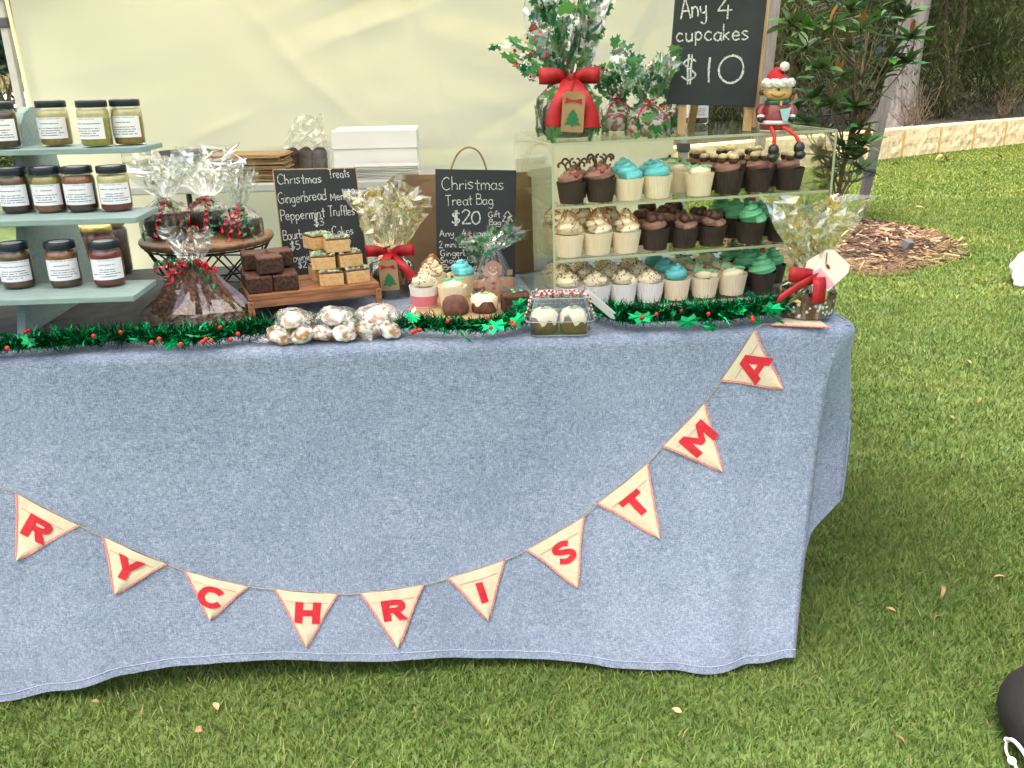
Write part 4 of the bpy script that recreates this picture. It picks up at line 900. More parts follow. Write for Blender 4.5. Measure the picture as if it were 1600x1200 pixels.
def bow(parent, z, y, w=.05, h=.026, tail=.075, name='bow', mat=None, tails=((-.25, 1), (.3, 1)), tilt=0, yo=.022, tw=.0125):
    mb = MB()
    for s in (-1, 1):
        path = catmull([(0, y, z), (s*w*.45, y-.014, z+.008), (s*w*.95, y-.008, z+.006+tilt*s), (s*w, y+.006, z+.004+tilt*s), (s*w*.5, y+.008, z), (0, y+.002, z)], 5); n = len(path)
        mb.strip(path, [(0, .002*sin(i), h*(.22+.78*sin(pi*i/(n-1))**.7)*.5) for i in range(n)])
    mb.box((0, y-.006, z), (.016, .014, h*.62), bev=.004)
    for dx, k in tails:
        path = catmull([(0, y-.006, z), (dx*tail*.5, y-yo*.9, z-tail*.35*k), (dx*tail*.9, y-yo, z-tail*.7*k), (dx*tail, y-yo, z-tail*k)], 6)
        mb.strip(path, [(tw, 0, 0)]*len(path))
    o = obj(name, mb, mat or M_['red'], parent, True); o.modifiers.new('thick', 'SOLIDIFY').thickness = .0004; return o
def tree_tag(parent, c, w, h, tilt=0, base=M_['kraft']):
    M = T(*c)@RY(tilt)@RX(pi/2); mb = MB(); mb.prism([(-w/2, -h/2), (w/2, -h/2), (w/2, h*.4), (w*.32, h/2), (-w*.32, h/2), (-w/2, h*.4)], .0012, M); tg = obj('gift_tag', mb, base, parent)
    mb = MB(); s = w*.42; tree = [(-.16, -1), (.16, -1), (.16, -.8), (.95, -.85), (.5, -.35), (.75, -.38), (.38, .12), (.55, .1), (0, .8), (-.55, .1), (-.38, .12), (-.75, -.38), (-.5, -.35), (-.95, -.85), (-.16, -.8)]
    mb.prism([(x*s, y*s-h*.12) for x, y in tree], .0006, M@T(0, 0, .0012)); obj('tree_print', mb, M_['greenfelt'], tg)
    mb = MB(); mb.prism([(-s*.9, h*.2), (-s*.2, h*.25), (s*.2, h*.25), (s*.9, h*.2), (s*.8, h*.34), (s*.15, h*.29), (-s*.15, h*.29), (-s*.85, h*.36)], .001, M@T(0, 0, .0018)); obj('paper_bow', mb, M_['red'], tg)
    return tg
def lump(r, h, seed, n=22, am=.07):
    mb = MB(); f = fn(seed, (2, 3, 5, 7)); mb.lathe([(r*.8, .001), (r*.97, h*.15), (r, h*.5), (r*.92, h*.8), (r*.7, h*.95), (r*.2, h)], n, rf=lambda a, i: 1+am*f(a+i*.3)); return mb
def wrap_gift(name, label, cat, loc, rb, hb, zn, ht, rt, seed, cake, group=None, film='cello', holly=0, gold=0, lean=(0, 0), sq=.7, rn=.014, side=None, jag=.3, hs=.022, rz=0, pw=.75):
    o = thing(name, label, cat, loc, rz, group); obj('cake', lump(rb*.9, hb*.95, seed), cake, o, True)
    c1 = cello(rb, hb, rn, zn, ht, rt, seed, lean, sq, side=side, jag=jag, pw=pw); obj('cellophane', c1, M_[film], o)
    c2 = cello(rb, hb, rn*.8, zn, ht*.86, rt*.75, seed+50, (lean[0]*.6, lean[1]*.6), sq, pouch=False, jag=jag); obj('cellophane_fold', c2, M_[film], o)
    if holly:
        h = scatter(c1, holly, hs, seed, cols=GREENS); h2 = scatter(c2, holly//2, hs, seed+1, cols=GREENS)
        h.v += h2.v; b = len(h.v)-len(h2.v); h.f += [[i+b for i in f] for f in h2.f]; h.mi += h2.mi; h.c += h2.c; obj('holly_print', h, M_['holly_print'], o)['kind'] = 'stuff'
        obj('berry_print', scatter(c1, holly//2, hs*.45, seed+2, 'berry'), M_['berry'], o)['kind'] = 'stuff'
    if gold:
        obj('gold_print', scatter(c1, gold, .013, seed, 'flake', zmin=hb*.3), M_['gold_print'], o)['kind'] = 'stuff'; obj('gold_print', scatter(c2, gold//2, .012, seed+3, 'flake'), M_['gold_print'], o)['kind'] = 'stuff'
    return o

# ---- cake stand with wrapped puddings
CSY = 2.20; cz = Q(325, 366, CSY).z; cx_ = Q(326, 385, CSY).x; hst = cz-TZ
cst = thing('cake_stand', 'round walnut board on a crossed black wire frame', 'cake stand', (cx_, CSY, TZ+.0085))
mb = MB(); mb.lathe([(.145, hst-.03), (.158, hst-.026), (.162, hst-.018), (.160, hst-.012), (.05, hst-.010), (.001, hst-.010)], 40); obj('board', mb, M_['slab_dark'], cst, True)
mb = MB(); n = 10
for k in range(n):
    a = 2*pi*k/n
    for d in (1, -1):
        b = a+d*2*pi/n*1.5; mb.tube([(.150*cos(a), .150*sin(a), hst-.031), (.115*cos(b), .115*sin(b), .003)], .0024, 5)
for r, z in ((.150, hst-.032), (.115, .003), (.134, hst*.45)): mb.tube([(r*cos(2*pi*k/36), r*sin(2*pi*k/36), z) for k in range(36)], .0024, 5, closed=True)
obj('wire_frame', mb, M_['wire'], cst, True)
cake_top = cz-.0015
pudd = [((-.088, -.012), .062, .065, 'left', 11, .105), ((.0, .045), .055, .06, 'middle', 12, .10), ((.092, -.02), .052, .045, 'right', 13, .085)]
names_ = ['dark wrapped pudding with big clear plume beside the teal shelves', 'wrapped pudding at the back of the wire cake stand', 'wrapped pudding with narrow plume beside the chalkboard price list']
for k, ((dx, dy), r, h, nm, sd_, ht) in enumerate(pudd):
    o = wrap_gift('wrapped_pudding', names_[k], 'pudding', (cx_+dx, CSY+dy, cake_top), r, h, h+.03, ht, (.080, .085, .036)[k], sd_*7, M_['pudding'], 'puddings wrapped in clear film', lean=((.02, -.01), (.0, 0), (.012, 0))[k])
    for mt, q in (('rribbon', 0), ('gribbon', 1)):
        mb = MB()
        for j in range(3): r_ = random.Random(sd_*10+j+q*5); a = r_.uniform(pi*1.05, pi*1.95); curl(mb, (0, -.012, h+.03), (cos(a)*.8, sin(a)*.7, r_.uniform(-.75, -.1)), r_.uniform(.07, .12), r_.uniform(4, 6), .007, .0035, j, .03)
        obj('curling_ribbon', mb, M_[mt], o)
# ---- wedge bag of chocolate slab
wp = P(303, 514, TZ); wg = thing('wrapped_slab', 'clear bag of brown chocolate slab wedges tied with red and green curls', 'confectionery', (wp.x, wp.y+.055, TZ+.004))
for k, (x0, x1, a, dz) in enumerate(((-.115, -.036, -.30, 0), (-.036, .034, -.02, .01), (.034, .112, .30, 0))):
    mb = MB(); n = 6; vs = []; hh = .115
    for side_, yy in ((0, -.045), (1, .03)):
        for j in range(n+1):
            for i in range(n+1):
                u = i/n; w = j/n; xx = (x0+(x1-x0)*u)*(1-.62*w); ny = .006*mnoise.noise(Vector((u*5+k*3, w*5, side_*3)))
                vs.append((xx, yy*(1-.55*w)+ny, .004+w*(hh+dz)))
    m = (n+1)**2; fs = []
    for j in range(n):
        for i in range(n): q = j*(n+1)+i; fs += [(q, q+1, q+n+2, q+n+1), (m+q+1, m+q, m+q+n+1, m+q+n+2)]
    for j in range(n):
        q = j*(n+1); fs += [(q, q+n+1, m+q+n+1, m+q), (q+n, m+q+n, m+q+2*n+1, q+2*n+1)]; q = n*(n+1); fs += [(q+j, q+j+1, m+q+j+1, m+q+j)]
    mb.add(vs, fs); obj('slab', mb, M_['rocky'], wg)
c1 = cello(.125, .03, .016, .138, .06, .045, 5, (.0, 0), .8, jag=.4)
c1.v = [(x, y*(.48 if z < .12 else 1), z) for x, y, z in c1.v]; obj('cellophane', c1, M_['cello'], wg)
for mt, q in (('rribbon', 0), ('gribbon', 1)):
    mb = MB()
    for j in range(7): r_ = random.Random(j+q*31); a = r_.uniform(pi*.95, pi*2.05); curl(mb, (0, -.016, .138), (cos(a), sin(a)*.5, r_.uniform(-.35, .35)), r_.uniform(.04, .09), r_.uniform(2.5, 4.5), .008, .0035, j, .03)
    obj('curling_ribbon', mb, M_[mt], wg)

# ---- wooden riser with brownies and fudge slices
ra, rb_ = P(392, 508, TZ), P(597, 484, TZ); rdir = (rb_-ra); rl_ = rdir.length; rang = atan2(rdir.y, rdir.x); RH = .062; RD = .17
RM = T(ra.x, ra.y, TZ+.0045)@RZ(rang)
ris = thing('wooden_riser', 'low reddish wooden riser with screwed legs holding brownies and fudge', 'riser', M=RM)
for j in range(3):
    mb = MB(); mb.box((rl_/2, RD*(j+.5)/3, RH-.006), (rl_-.004, RD/3-.002, .012), bev=.0015); obj('slat', mb, M_['wood'], ris)
for yy in (.006, RD-.006): mb = MB(); mb.box((rl_/2, yy, RH-.021), (rl_-.026, .010, .017), bev=.001); obj('rail', mb, M_['wood'], ris)
for x in (.006, rl_-.006):
    for yy in (.004, RD-.004):
        mb = MB(); mb.box((x, yy, RH/2-.0065), (.014, .014, RH-.0135), bev=.0015); lg = obj('leg', mb, M_['wood'], ris)
        if yy < .1: mb = MB(); mb.lathe([(.0026, -.001), (.0026, .001)], 10, T(x, yy-.0075, RH-.02)@RX(pi/2)); obj('screw', mb, M_['dark_plastic'], lg)
def on_riser(x, y, z, rz=0): return RM@T(x, y, z)@RZ(rz)
def brownie_mesh(w, d, h, seed, M1, M2):
    mb = MB(); n = 5; mb.box((0, 0, h/2-.003), (w, d, h-.006), bev=.003); mb.v = [tuple(Vector(v)+Vector((mnoise.noise(Vector(v)*60+Vector((seed, 0, 0))), mnoise.noise(Vector(v)*60+Vector((0, seed, 0))), 0))*.0015) for v in mb.v]
    tp_ = MB(); vs = [((i/n-.5)*w*.99, (j/n-.5)*d*.99, h-.005+.0022*mnoise.noise(Vector((i*.9, j*.9, seed)))) for j in range(n+1) for i in range(n+1)]; m = len(vs); vs += [(x, y, h-.009) for x, y, z in vs]
    fs = [(j*6+i, j*6+i+1, (j+1)*6+i+1, (j+1)*6+i) for j in range(n) for i in range(n)]
    for i in range(n): fs += [(i+1, i, m+i, m+i+1), (30+i, 31+i, m+31+i, m+30+i), (i*6, i*6+6, m+i*6+6, m+i*6), (i*6+11, i*6+5, m+i*6+5, m+i*6+11)]
    tp_.add(vs, fs); return mb.mesh('crumb', M1), tp_.mesh('crust', M2, True)
BR = [brownie_mesh(.056, .056, .042, s, M_['brownie'], M_['brownie_top']) for s in (1, 2, 3)]
for k, (x, y, z, a, lab) in enumerate([(.032, .042, RH, .02, 'dark brownie at the leg end of the riser, bottom front of the pile'), (.091, .042, RH, -.04, 'dark brownie at bottom front of the pile beside the fudge'), (.03, .105, RH, 0, 'brownie at bottom back of the pile near the cake stand'), (.090, .106, RH, .05, 'brownie at bottom back of the pile by the price board'),
                                       (.060, .046, RH+.0415, .03, 'dark brownie on top of the two front brownies'), (.035, .107, RH+.0415, 0, 'brownie on the back of the pile near the cake stand'), (.092, .108, RH+.0415, .04, 'brownie on the back of the pile by the price board'), ]):
    o = thing('brownie', lab, 'brownie', M=on_riser(x, y, z+.0004, a), group='brownies piled on the riser'); c_, t_ = BR[k % 3]; put('crumb', c_, o); put('crust', t_, o)
def fudge_mesh(seed):
    mb = MB(); w, d, h = .055, .055, .028; mb.box((0, 0, h/2), (w, d, h), bev=.001); a = mb.mesh('fudge_block', M_['fudge'])
    mb = MB(); mb.box((0, 0, h+.0025), (w*.99, d*.99, .0045), bev=.0015); b = mb.mesh('chocolate_layer', M_['choc_layer'])
    mb = MB(); r_ = random.Random(seed)
    for k in range(46): mb.box((r_.uniform(-.5, .5)*w*.94, r_.uniform(-.5, .5)*d*.94, h+.006), (r_.uniform(.003, .009), r_.uniform(.003, .008), r_.uniform(.0015, .0035)), R=Euler((r_.uniform(-.3, .3), r_.uniform(-.3, .3), r_.uniform(0, 3))).to_matrix())
    c_ = mb.mesh('mint_crumble', M_['crumble']); return a, b, c_
FU = [fudge_mesh(k) for k in range(3)]
FH = .0362
for k, (x, y, z, a, lab) in enumerate([(.198, .044, RH, -.12, 'caramel fudge slice at bottom front beside the brownies'), (.257, .046, RH, .05, 'caramel fudge slice at bottom front over the riser leg'), (.19, .105, RH, .1, 'fudge slice at bottom back of the stack beside the brownies'), (.25, .107, RH, 0, 'fudge slice at bottom back of the stack by the gift bag'),
                                       (.187, .06, RH+FH, -.2, 'second layer fudge slice nearer the brownies'), (.245, .062, RH+FH, .12, 'second layer fudge slice nearer the red bow gift'), (.20, .118, RH+FH, .2, 'second layer fudge slice at the back with green crumble'), (.222, .068, RH+2*FH, -.05, 'topmost caramel fudge slice of the stack'), (.190, .125, RH+2*FH, .3, 'green crumbled fudge slice behind the topmost one')]):
    o = thing('fudge_slice', lab, 'fudge', M=on_riser(x, y, z+.0004, a), group='fudge slices stacked on the riser')
    for nm, m in zip(('fudge_block', 'chocolate_layer', 'mint_crumble'), FU[k % 3]): put(nm, m, o)

# ================================================================== CHALK LETTERING
G = {'a': [[(.42, .42), (.22, .5), (.04, .25), (.2, 0), (.38, .12), (.43, .4)], [(.43, .5), (.43, .1), (.5, 0)]], 'b': [[(.05, 1), (.05, 0)], [(.05, .35), (.25, .5), (.42, .25), (.25, 0), (.05, .1)]],
     'c': [[(.4, .42), (.2, .5), (.03, .25), (.2, 0), (.42, .08)]], 'd': [[(.42, 1), (.42, 0)], [(.42, .4), (.2, .5), (.03, .25), (.2, 0), (.42, .12)]], 'e': [[(.04, .26), (.4, .28), (.3, .47), (.12, .46), (.03, .22), (.18, 0), (.42, .08)]],
     'f': [[(.38, .95), (.22, 1), (.15, .8), (.15, 0)], [(0, .5), (.32, .5)]], 'g': [[(.42, .42), (.2, .5), (.03, .25), (.2, .03), (.4, .15)], [(.42, .5), (.42, -.2), (.25, -.36), (.05, -.25)]],
     'h': [[(.05, 1), (.05, 0)], [(.05, .33), (.22, .5), (.38, .35), (.38, 0)]], 'i': [[(.08, .5), (.08, 0)], [(.07, .68), (.09, .71)]], 'k': [[(.05, 1), (.05, 0)], [(.38, .5), (.07, .22)], [(.12, .27), (.4, 0)]],
     'l': [[(.08, 1), (.08, 0)]], 'm': [[(.05, .5), (.05, 0)], [(.05, .35), (.2, .5), (.3, .35), (.3, 0)], [(.3, .35), (.45, .5), (.56, .35), (.56, 0)]], 'n': [[(.05, .5), (.05, 0)], [(.05, .33), (.22, .5), (.38, .35), (.38, 0)]],
     'o': [[(.24, .5), (.08, .42), (.03, .24), (.09, .05), (.23, 0), (.37, .07), (.43, .26), (.37, .44), (.22, .5)]], 'p': [[(.05, .5), (.05, -.35)], [(.05, .38), (.25, .5), (.42, .25), (.25, 0), (.05, .1)]], 'r': [[(.05, .5), (.05, 0)], [(.05, .3), (.18, .47), (.35, .46)]],
     's': [[(.36, .44), (.18, .5), (.06, .38), (.2, .26), (.36, .14), (.2, 0), (.03, .06)]], 't': [[(.18, .85), (.18, .08), (.3, 0)], [(0, .55), (.36, .55)]], 'u': [[(.05, .5), (.05, .15), (.2, 0), (.38, .15)], [(.38, .5), (.38, 0)]],
     'w': [[(0, .5), (.13, 0)], [(.13, 0), (.27, .4)], [(.27, .4), (.4, 0)], [(.4, 0), (.54, .5)]], 'y': [[(.04, .5), (.06, .25), (.2, .15), (.36, .25)], [(.38, .5), (.36, -.2), (.2, -.36), (.04, -.26)]],
     'A': [[(0, 0), (.28, 1)], [(.28, 1), (.56, 0)], [(.1, .36), (.47, .36)]], 'B': [[(.05, 1), (.05, 0)], [(.05, 1), (.4, .92), (.38, .6), (.05, .54)], [(.05, .54), (.5, .45), (.46, .06), (.05, 0)]], 'C': [[(.55, .85), (.35, 1), (.08, .75), (.05, .3), (.28, 0), (.58, .12)]],
     'G': [[(.55, .86), (.35, 1), (.08, .75), (.05, .3), (.28, 0), (.55, .1), (.56, .42)], [(.35, .42), (.62, .42)]], 'M': [[(.03, 0), (.06, .75)], [(.06, .75), (.3, .25)], [(.3, .25), (.55, .75)], [(.55, .75), (.6, 0)]], 'P': [[(.05, 1), (.05, 0)], [(.05, 1), (.42, .92), (.42, .58), (.05, .48)]],
     'S': [[(.46, .86), (.26, 1), (.06, .8), (.25, .53), (.46, .25), (.24, 0), (.02, .12)]], 'T': [[(.28, 1), (.28, 0)], [(0, 1), (.56, 1)]], '0': [[(.3, .98), (.14, .9), (.03, .62), (.04, .28), (.16, .04), (.3, .02), (.44, .2), (.49, .55), (.42, .88), (.27, 1.0)]], '1': [[(.15, 1), (.13, 0)]], '2': [[(.04, .8), (.22, 1), (.42, .8), (.25, .4), (.03, .02)], [(.03, .02), (.46, .02)]],
     '3': [[(.05, .9), (.28, 1), (.38, .78), (.16, .54)], [(.16, .54), (.42, .4), (.36, .08), (.03, .05)]], '4': [[(.3, 1), (.02, .38)], [(.02, .38), (.48, .4)], [(.36, .66), (.32, -.05)]], '5': [[(.42, 1), (.1, 1)], [(.1, 1), (.07, .58)], [(.07, .58), (.35, .58), (.42, .25), (.22, 0), (.03, .06)]],
     '$': [[(.42, .78), (.24, .88), (.06, .7), (.25, .48), (.42, .25), (.22, .05), (.0, .2)], [(.2, 1.05), (.18, -.12)], [(.29, 1.05), (.27, -.12)]], ' ': [], '-': [[(.05, .3), (.3, .3)]]}
WID = {'m': .66, 'i': .18, 'l': .18, '1': .3, 'w': .62, ' ': .3, 'M': .72, 'A': .64, 'C': .66, 'G': .72, 'T': .6, 'f': .36, 'r': .38, 't': .38}
def chalk_line(text, p0, p1, hpx, n0, nrm, width, parent, inv, name='chalk_line', seed=0, faint=1.0):
    A = onplane(*p0, n0, nrm); B = onplane(*p1, n0, nrm); ex = (B-A); Lw = ex.length; ex = ex/Lw; up_ = nrm.cross(ex); up_ = up_ if up_.z > 0 else -up_
    Hh = (onplane(p0[0], p0[1]-hpx, n0, nrm)-A).length; tot = sum(WID.get(c, .52) for c in text); k = Lw/tot; r_ = random.Random(seed+len(text)); x = 0; mb = MB()
    for c in text:
        w = WID.get(c, .52); jy = r_.uniform(-.05, .05)*Hh; sc = r_.uniform(.93, 1.07)
        for stq in G[c]:
            pts = catmull([(px, py, 0) for px, py in stq], 5) if len(stq) > 2 else [Vector((*stq[0], 0)).lerp(Vector((*stq[1], 0)), t/4)+Vector((r_.uniform(-.012, .012), 0, 0)) for t in range(5)]
            q = [A+ex*((x+p.x*sc)*k)+up_*(p.y*Hh*sc+jy)+nrm*.0009 for p in pts]; wv = []
            for i in range(len(q)): d = (q[min(i+1, len(q)-1)]-q[max(i-1, 0)]); d = d.normalized() if d.length > 1e-9 else ex; wv.append(nrm.cross(d)*width*r_.uniform(.75, 1.2)*.5)
            mb.strip([inv@p for p in q], [inv.to_3x3()@w_ for w_ in wv])
        x += w
    return obj(name, mb, M_['chalk'], parent)
def board(label, corners, p0, nrm, th=.008, frame=M_['wood2'], fw=.005):
    cs_ = [onplane(*c, p0, nrm) for c in corners]      # TL TR BR BL
    base = (cs_[2]+cs_[3])/2; o = thing('chalkboard', label, 'chalkboard', base); inv = Matrix.Translation(-base); n_ = nrm
    mb = MB(); f = [inv@c for c in cs_]; ctr = sum(f, Vector())/4; fi = [c+(ctr-c).normalized()*fw*.6 for c in f]; mb.add([c for c in f]+[c-n_*th for c in f], [(0, 3, 2, 1), (4, 5, 6, 7), (0, 1, 5, 4), (1, 2, 6, 5), (2, 3, 7, 6), (3, 0, 4, 7)]); obj('slate_panel', mb, M_['slate'], o)
    mb = MB(); 
    for a, b in ((0, 1), (1, 2), (2, 3), (3, 0)):
        d = (f[b]-f[a]).normalized(); s = n_.cross(d)*fw*.5; m_ = [f[a]-s-d*fw*.5, f[b]-s+d*fw*.5, f[b]+s+d*fw*.5, f[a]+s-d*fw*.5]; m_ = [q-n_*(th*.5) for q in m_]
        mb.add([q+n_*(th*.5-.0006) for q in m_]+[q-n_*(th*.5+.0006) for q in m_], [(0, 1, 2, 3), (7, 6, 5, 4), (0, 4, 5, 1), (1, 5, 6, 2), (2, 6, 7, 3), (3, 7, 4, 0)])
    obj('wood_edge', mb, frame, o); return o, inv, base
def easel(o, base, pts):
    for a, b, r in pts: mb = MB(); a, b = Vector(a)-base, Vector(b)-base; mb.tube([a, b], r, 4); obj('easel_leg', mb, M_['wood2'], o)
# price list board behind the riser
n1 = Vector((.06, -.985, .16)).normalized(); p1 = Q(515, 440, 2.27)
b1o, inv, bs = board('chalkboard listing Christmas treats and prices behind the brownies', [(427, 266), (555, 263), (578, 445), (449, 449)], p1, n1)
for i, (tx, a, b, h) in enumerate([('Christmas', (434, 288), (505, 285), 16), ('Treats', (514, 279), (548, 276), 15), ('Gingerbread', (435, 318), (511, 312), 17), ('Men $3', (517, 314), (557, 310), 15), ('Peppermint', (439, 345), (509, 339), 17), ('Truffles', (514, 338), (556, 335), 16), ('$3', (491, 353), (508, 352), 12),
                                   ('Bourbon', (443, 375), (489, 370), 15), ('Mini Cakes', (495, 370), (554, 366), 14), ('$5 or', (454, 390), (490, 387), 13), ('4 for $15', (498, 386), (550, 381), 13), ('Brownies', (447, 410), (495, 406), 13), ('$2 or', (466, 419), (498, 417), 10)]): chalk_line(tx, a, b, h, p1, n1, .0022, b1o, inv, seed=i)
c1_ = onplane(449, 449, p1, n1); c2_ = onplane(578, 445, p1, n1)
zf = TZ+.009
easel(b1o, bs, [((c1_.x+.02, c1_.y+.012, c1_.z), (c1_.x+.02, c1_.y-.001, zf), .004), ((c2_.x-.02, c2_.y+.012, c2_.z), (c2_.x-.02, c2_.y-.001, zf), .004), ((bs.x, bs.y+.03, bs.z+.15), (bs.x, bs.y+.12, zf), .004)])
# treat bag board
n2 = Vector((-.02, -.985, .17)).normalized(); p2 = Q(745, 430, 2.16)
b2o, inv, bs = board('chalkboard advertising a twenty dollar Christmas treat bag, before the paper bag', [(681, 265), (806, 267), (804, 432), (684, 428)], p2, n2, frame=M_['slate'], fw=.003)
for i, (tx, a, b, h) in enumerate([('Christmas', (690, 296), (790, 296), 20), ('Treat Bag', (696, 322), (772, 319), 17), ('$20', (706, 350), (752, 349), 21), ('Gift', (763, 340), (782, 339), 9), ('Bag', (764, 351), (784, 351), 9), ('Any', (687, 370), (711, 369), 11), ('4 cupcakes', (722, 370), (787, 368), 11), ('2 mini bourbon cakes', (686, 387), (791, 385), 10),
                                   ('Gingerbread man', (688, 400), (780, 398), 10), ('Snowballs', (688, 411), (741, 410), 9), ('Brownie slice', (691, 422), (786, 420), 9)]): chalk_line(tx, a, b, h, p2, n2, .0019 if tx != '$20' else .0034, b2o, inv, seed=i+40)
tr = [(793, 330), (786, 338), (790, 338), (785, 346), (791, 346), (791, 350), (796, 350), (796, 346), (801, 346), (796, 338), (800, 338), (793, 330)]
mb = MB(); q = [onplane(x, y, p2, n2)+n2*.0009 for x, y in tr]
for a, b in zip(q, q[1:]): d = (b-a).normalized(); s = n2.cross(d)*.001; mb.strip([inv@a, inv@b], [s, s])
obj('chalk_drawing', mb, M_['chalk'], b2o)
e1, e2 = onplane(692, 436, p2, n2), onplane(797, 440, p2, n2)
for e_ in (e1, e2):
    mb = MB(); a = e_-n2*.004-bs; zz = TZ+.004; mb.box((a.x, a.y+.004, (zz+bs.z+.03-bs.z-bs.z)/2 if False else (zz-bs.z+.012)/2), (.014, .010, abs(zz-bs.z)+.012), bev=.001); mb.box((a.x, a.y-.012, zz+.012-bs.z), (.014, .03, .02), bev=.001); obj('easel_foot', mb, M_['wood2'], b2o)
easel(b2o, bs, [((bs.x, bs.y+.03, bs.z+.15), (bs.x, bs.y+.09, TZ+.003), .005)])

# ---- paper carrier bag
pbY = 2.345; xl, xr = Q(629, 370, pbY).x, Q(834, 370, pbY).x; ztop = Q(700, 281, pbY).z-TZ
pb = thing('paper_bag', 'large brown paper carrier bag with twisted handle behind the chalkboard', 'paper bag', ((xl+xr)/2, pbY, TZ+.003))
hw = (xr-xl)/2; mb = MB(); D_ = .11; n = 8; vs = []
ring = [(-hw, 0), (-hw*.5, 0), (0, 0), (hw*.5, 0), (hw, 0), (hw-.012, D_/2), (hw, D_), (0, D_), (-hw, D_), (-hw+.012, D_/2)]
for j in range(n+1):
    w = j/n
    for i, (x, y) in enumerate(ring): vs.append((x*(1-.03*w), y+.008*mnoise.noise(Vector((i*.8, w*3, 1)))*w, ztop*w+(.006*mnoise.noise(Vector((i*1.3, 4, 2))) if j == n else 0)))
m = len(ring); mb.add(vs, [(j*m+i, j*m+(i+1) % m, (j+1)*m+(i+1) % m, (j+1)*m+i) for j in range(n) for i in range(m)]+[tuple(range(m))]); b_ = obj('bag_body', mb, M_['kraft_dk'], pb); b_.modifiers.new('thick', 'SOLIDIFY').thickness = .001
hc = Q(734, 265, pbY).x-(xl+xr)/2; hz = Q(734, 237, pbY).z-TZ; mb = MB(); mb.tube(catmull([(hc-.052, D_-.004, ztop-.03), (hc-.05, D_-.004, ztop+.01), (hc-.03, D_-.004, hz-.018), (hc, D_-.004, hz), (hc+.03, D_-.004, hz-.014), (hc+.048, D_-.004, ztop+.015), (hc+.05, D_-.004, ztop-.03)], 6), .0028, 7); obj('handle', mb, M_['kraft'], pb, True)

# ---- centre wrapped pudding with bow
gp = P(612, 467, TZ)
gc = wrap_gift('wrapped_pudding', 'gold flecked cellophane pudding with red bow beside the fudge slices', 'gift', (gp.x+.002, gp.y+.05, TZ+.002), .055, .075, .112, .150, .076, 301, M_['pudding'], None, 'cello2', gold=60, lean=(.0, .0), jag=.16, pw=.42)
bow(gc, .110, -.022, .058, .03, .07, tails=((.75, .9), (-.2, .2)), yo=.042); tree_tag(gc, (-.004, -.066, .062), .046, .076, -.05)

# ================================================================== CUPCAKES
def swirl(turns, R0, z1, r0, r1, lobes=6, am=.2, z0=0, n=None):
    n = n or int(turns*13); path = []; rad = []
    for k in range(n+1):
        t = k/n; a = 2*pi*turns*t; R = R0*(1-t)**.85; path.append((R*cos(a), R*sin(a), z0+z1*t)); rad.append(r0+(r1-r0)*t)
    mb = MB(); mb.tube(path, rad, lobes*3, rf=lambda an, u: 1+am*cos(lobes*an+u*14)); mb.lathe([(R0*1.0, z0-.002), (R0*.8, z0+z1*.3), (R0*.3, z0+z1*.75), (.001, z0+z1*.9)], 14)
    mb.tube([path[-1], Vector(path[-1])+Vector((0, 0, .006))], [r1, .0006], 8); return mb
def liner(rt=.0345, rb=.0265, h=.05, n=34, am=.022):
    mb = MB(); mb.lathe([(.002, .0005), (rb, .0005), (rb+(rt-rb)*.5, h*.5), (rt, h), (rt-.0012, h), (rt-.003, h-.006), (.002, h-.004)], n*2, rf=lambda a, i: 1+(am if int(round(a/(2*pi)*n*2)) % 2 else 0) if 0 < i < 5 else 1, cap=False); return mb
LN = {'w': liner().mesh('liner', M_['liner_w']), 'd': liner().mesh('liner', M_['liner_d']), 'c': liner().mesh('liner', M_['liner_clear'])}
LP = MB(); a_ = liner(.033, .026, .036); LP = a_.mesh('liner', M_['liner_p'])
H_ = .05
SW = {'choc': swirl(2.2, .023, .024, .0115, .004, z0=H_+.003).mesh('icing', M_['i_choc'], True), 'chocflat': swirl(1.9, .023, .014, .0115, .006, z0=H_+.003).mesh('icing', M_['i_choc'], True),
      'blue': swirl(2.2, .022, .026, .0125, .006, 8, .08, z0=H_+.003).mesh('icing', M_['i_blue'], True), 'cream': swirl(2.7, .023, .042, .0115, .003, z0=H_+.003).mesh('icing', M_['i_cream'], True),
      'creamlow': swirl(2.1, .023, .022, .0115, .004, z0=H_+.003).mesh('icing', M_['i_cream'], True), 'green': swirl(3.0, .0245, .044, .0115, .003, 7, .26, z0=H_+.003).mesh('icing', M_['i_green'], True),
      'flat': swirl(1.7, .022, .006, .010, .008, 5, .12, z0=H_+.002).mesh('icing', M_['i_cream'], True)}
def balls(pts, mat, name, sub=2): 
    mb = MB(); [mb.ball(p, r, sub) for p, r in pts]; return mb.mesh(name, mat, True)
CH_top = balls([((.002, -.001, H_+.052), .0075)], M_['cherry'], 'cherry')
CH_low = balls([((0, 0, H_+.021), .0042)], M_['cherry'], 'red_candy')
NOSE = balls([((.0, -.026, H_+.016), .0055), ((-.012, -.021, H_+.022), .0028), ((.012, -.021, H_+.022), .0028)], M_['cherry'], 'candy_nose')
mb = MB()
for s in (-1, 1):
    mb.tube(catmull([(s*.008, .004, H_+.016), (s*.013, .004, H_+.034), (s*.022, .002, H_+.044), (s*.030, 0, H_+.040), (s*.029, 0, H_+.033)], 5), .0027, 6)
    mb.tube(catmull([(s*.013, .004, H_+.034), (s*.010, .006, H_+.042), (s*.004, .006, H_+.044)], 4), .0024, 6)
ANT = mb.mesh('pretzel_antler', M_['pretzel'], True)
r_ = random.Random(4); mb = MB()
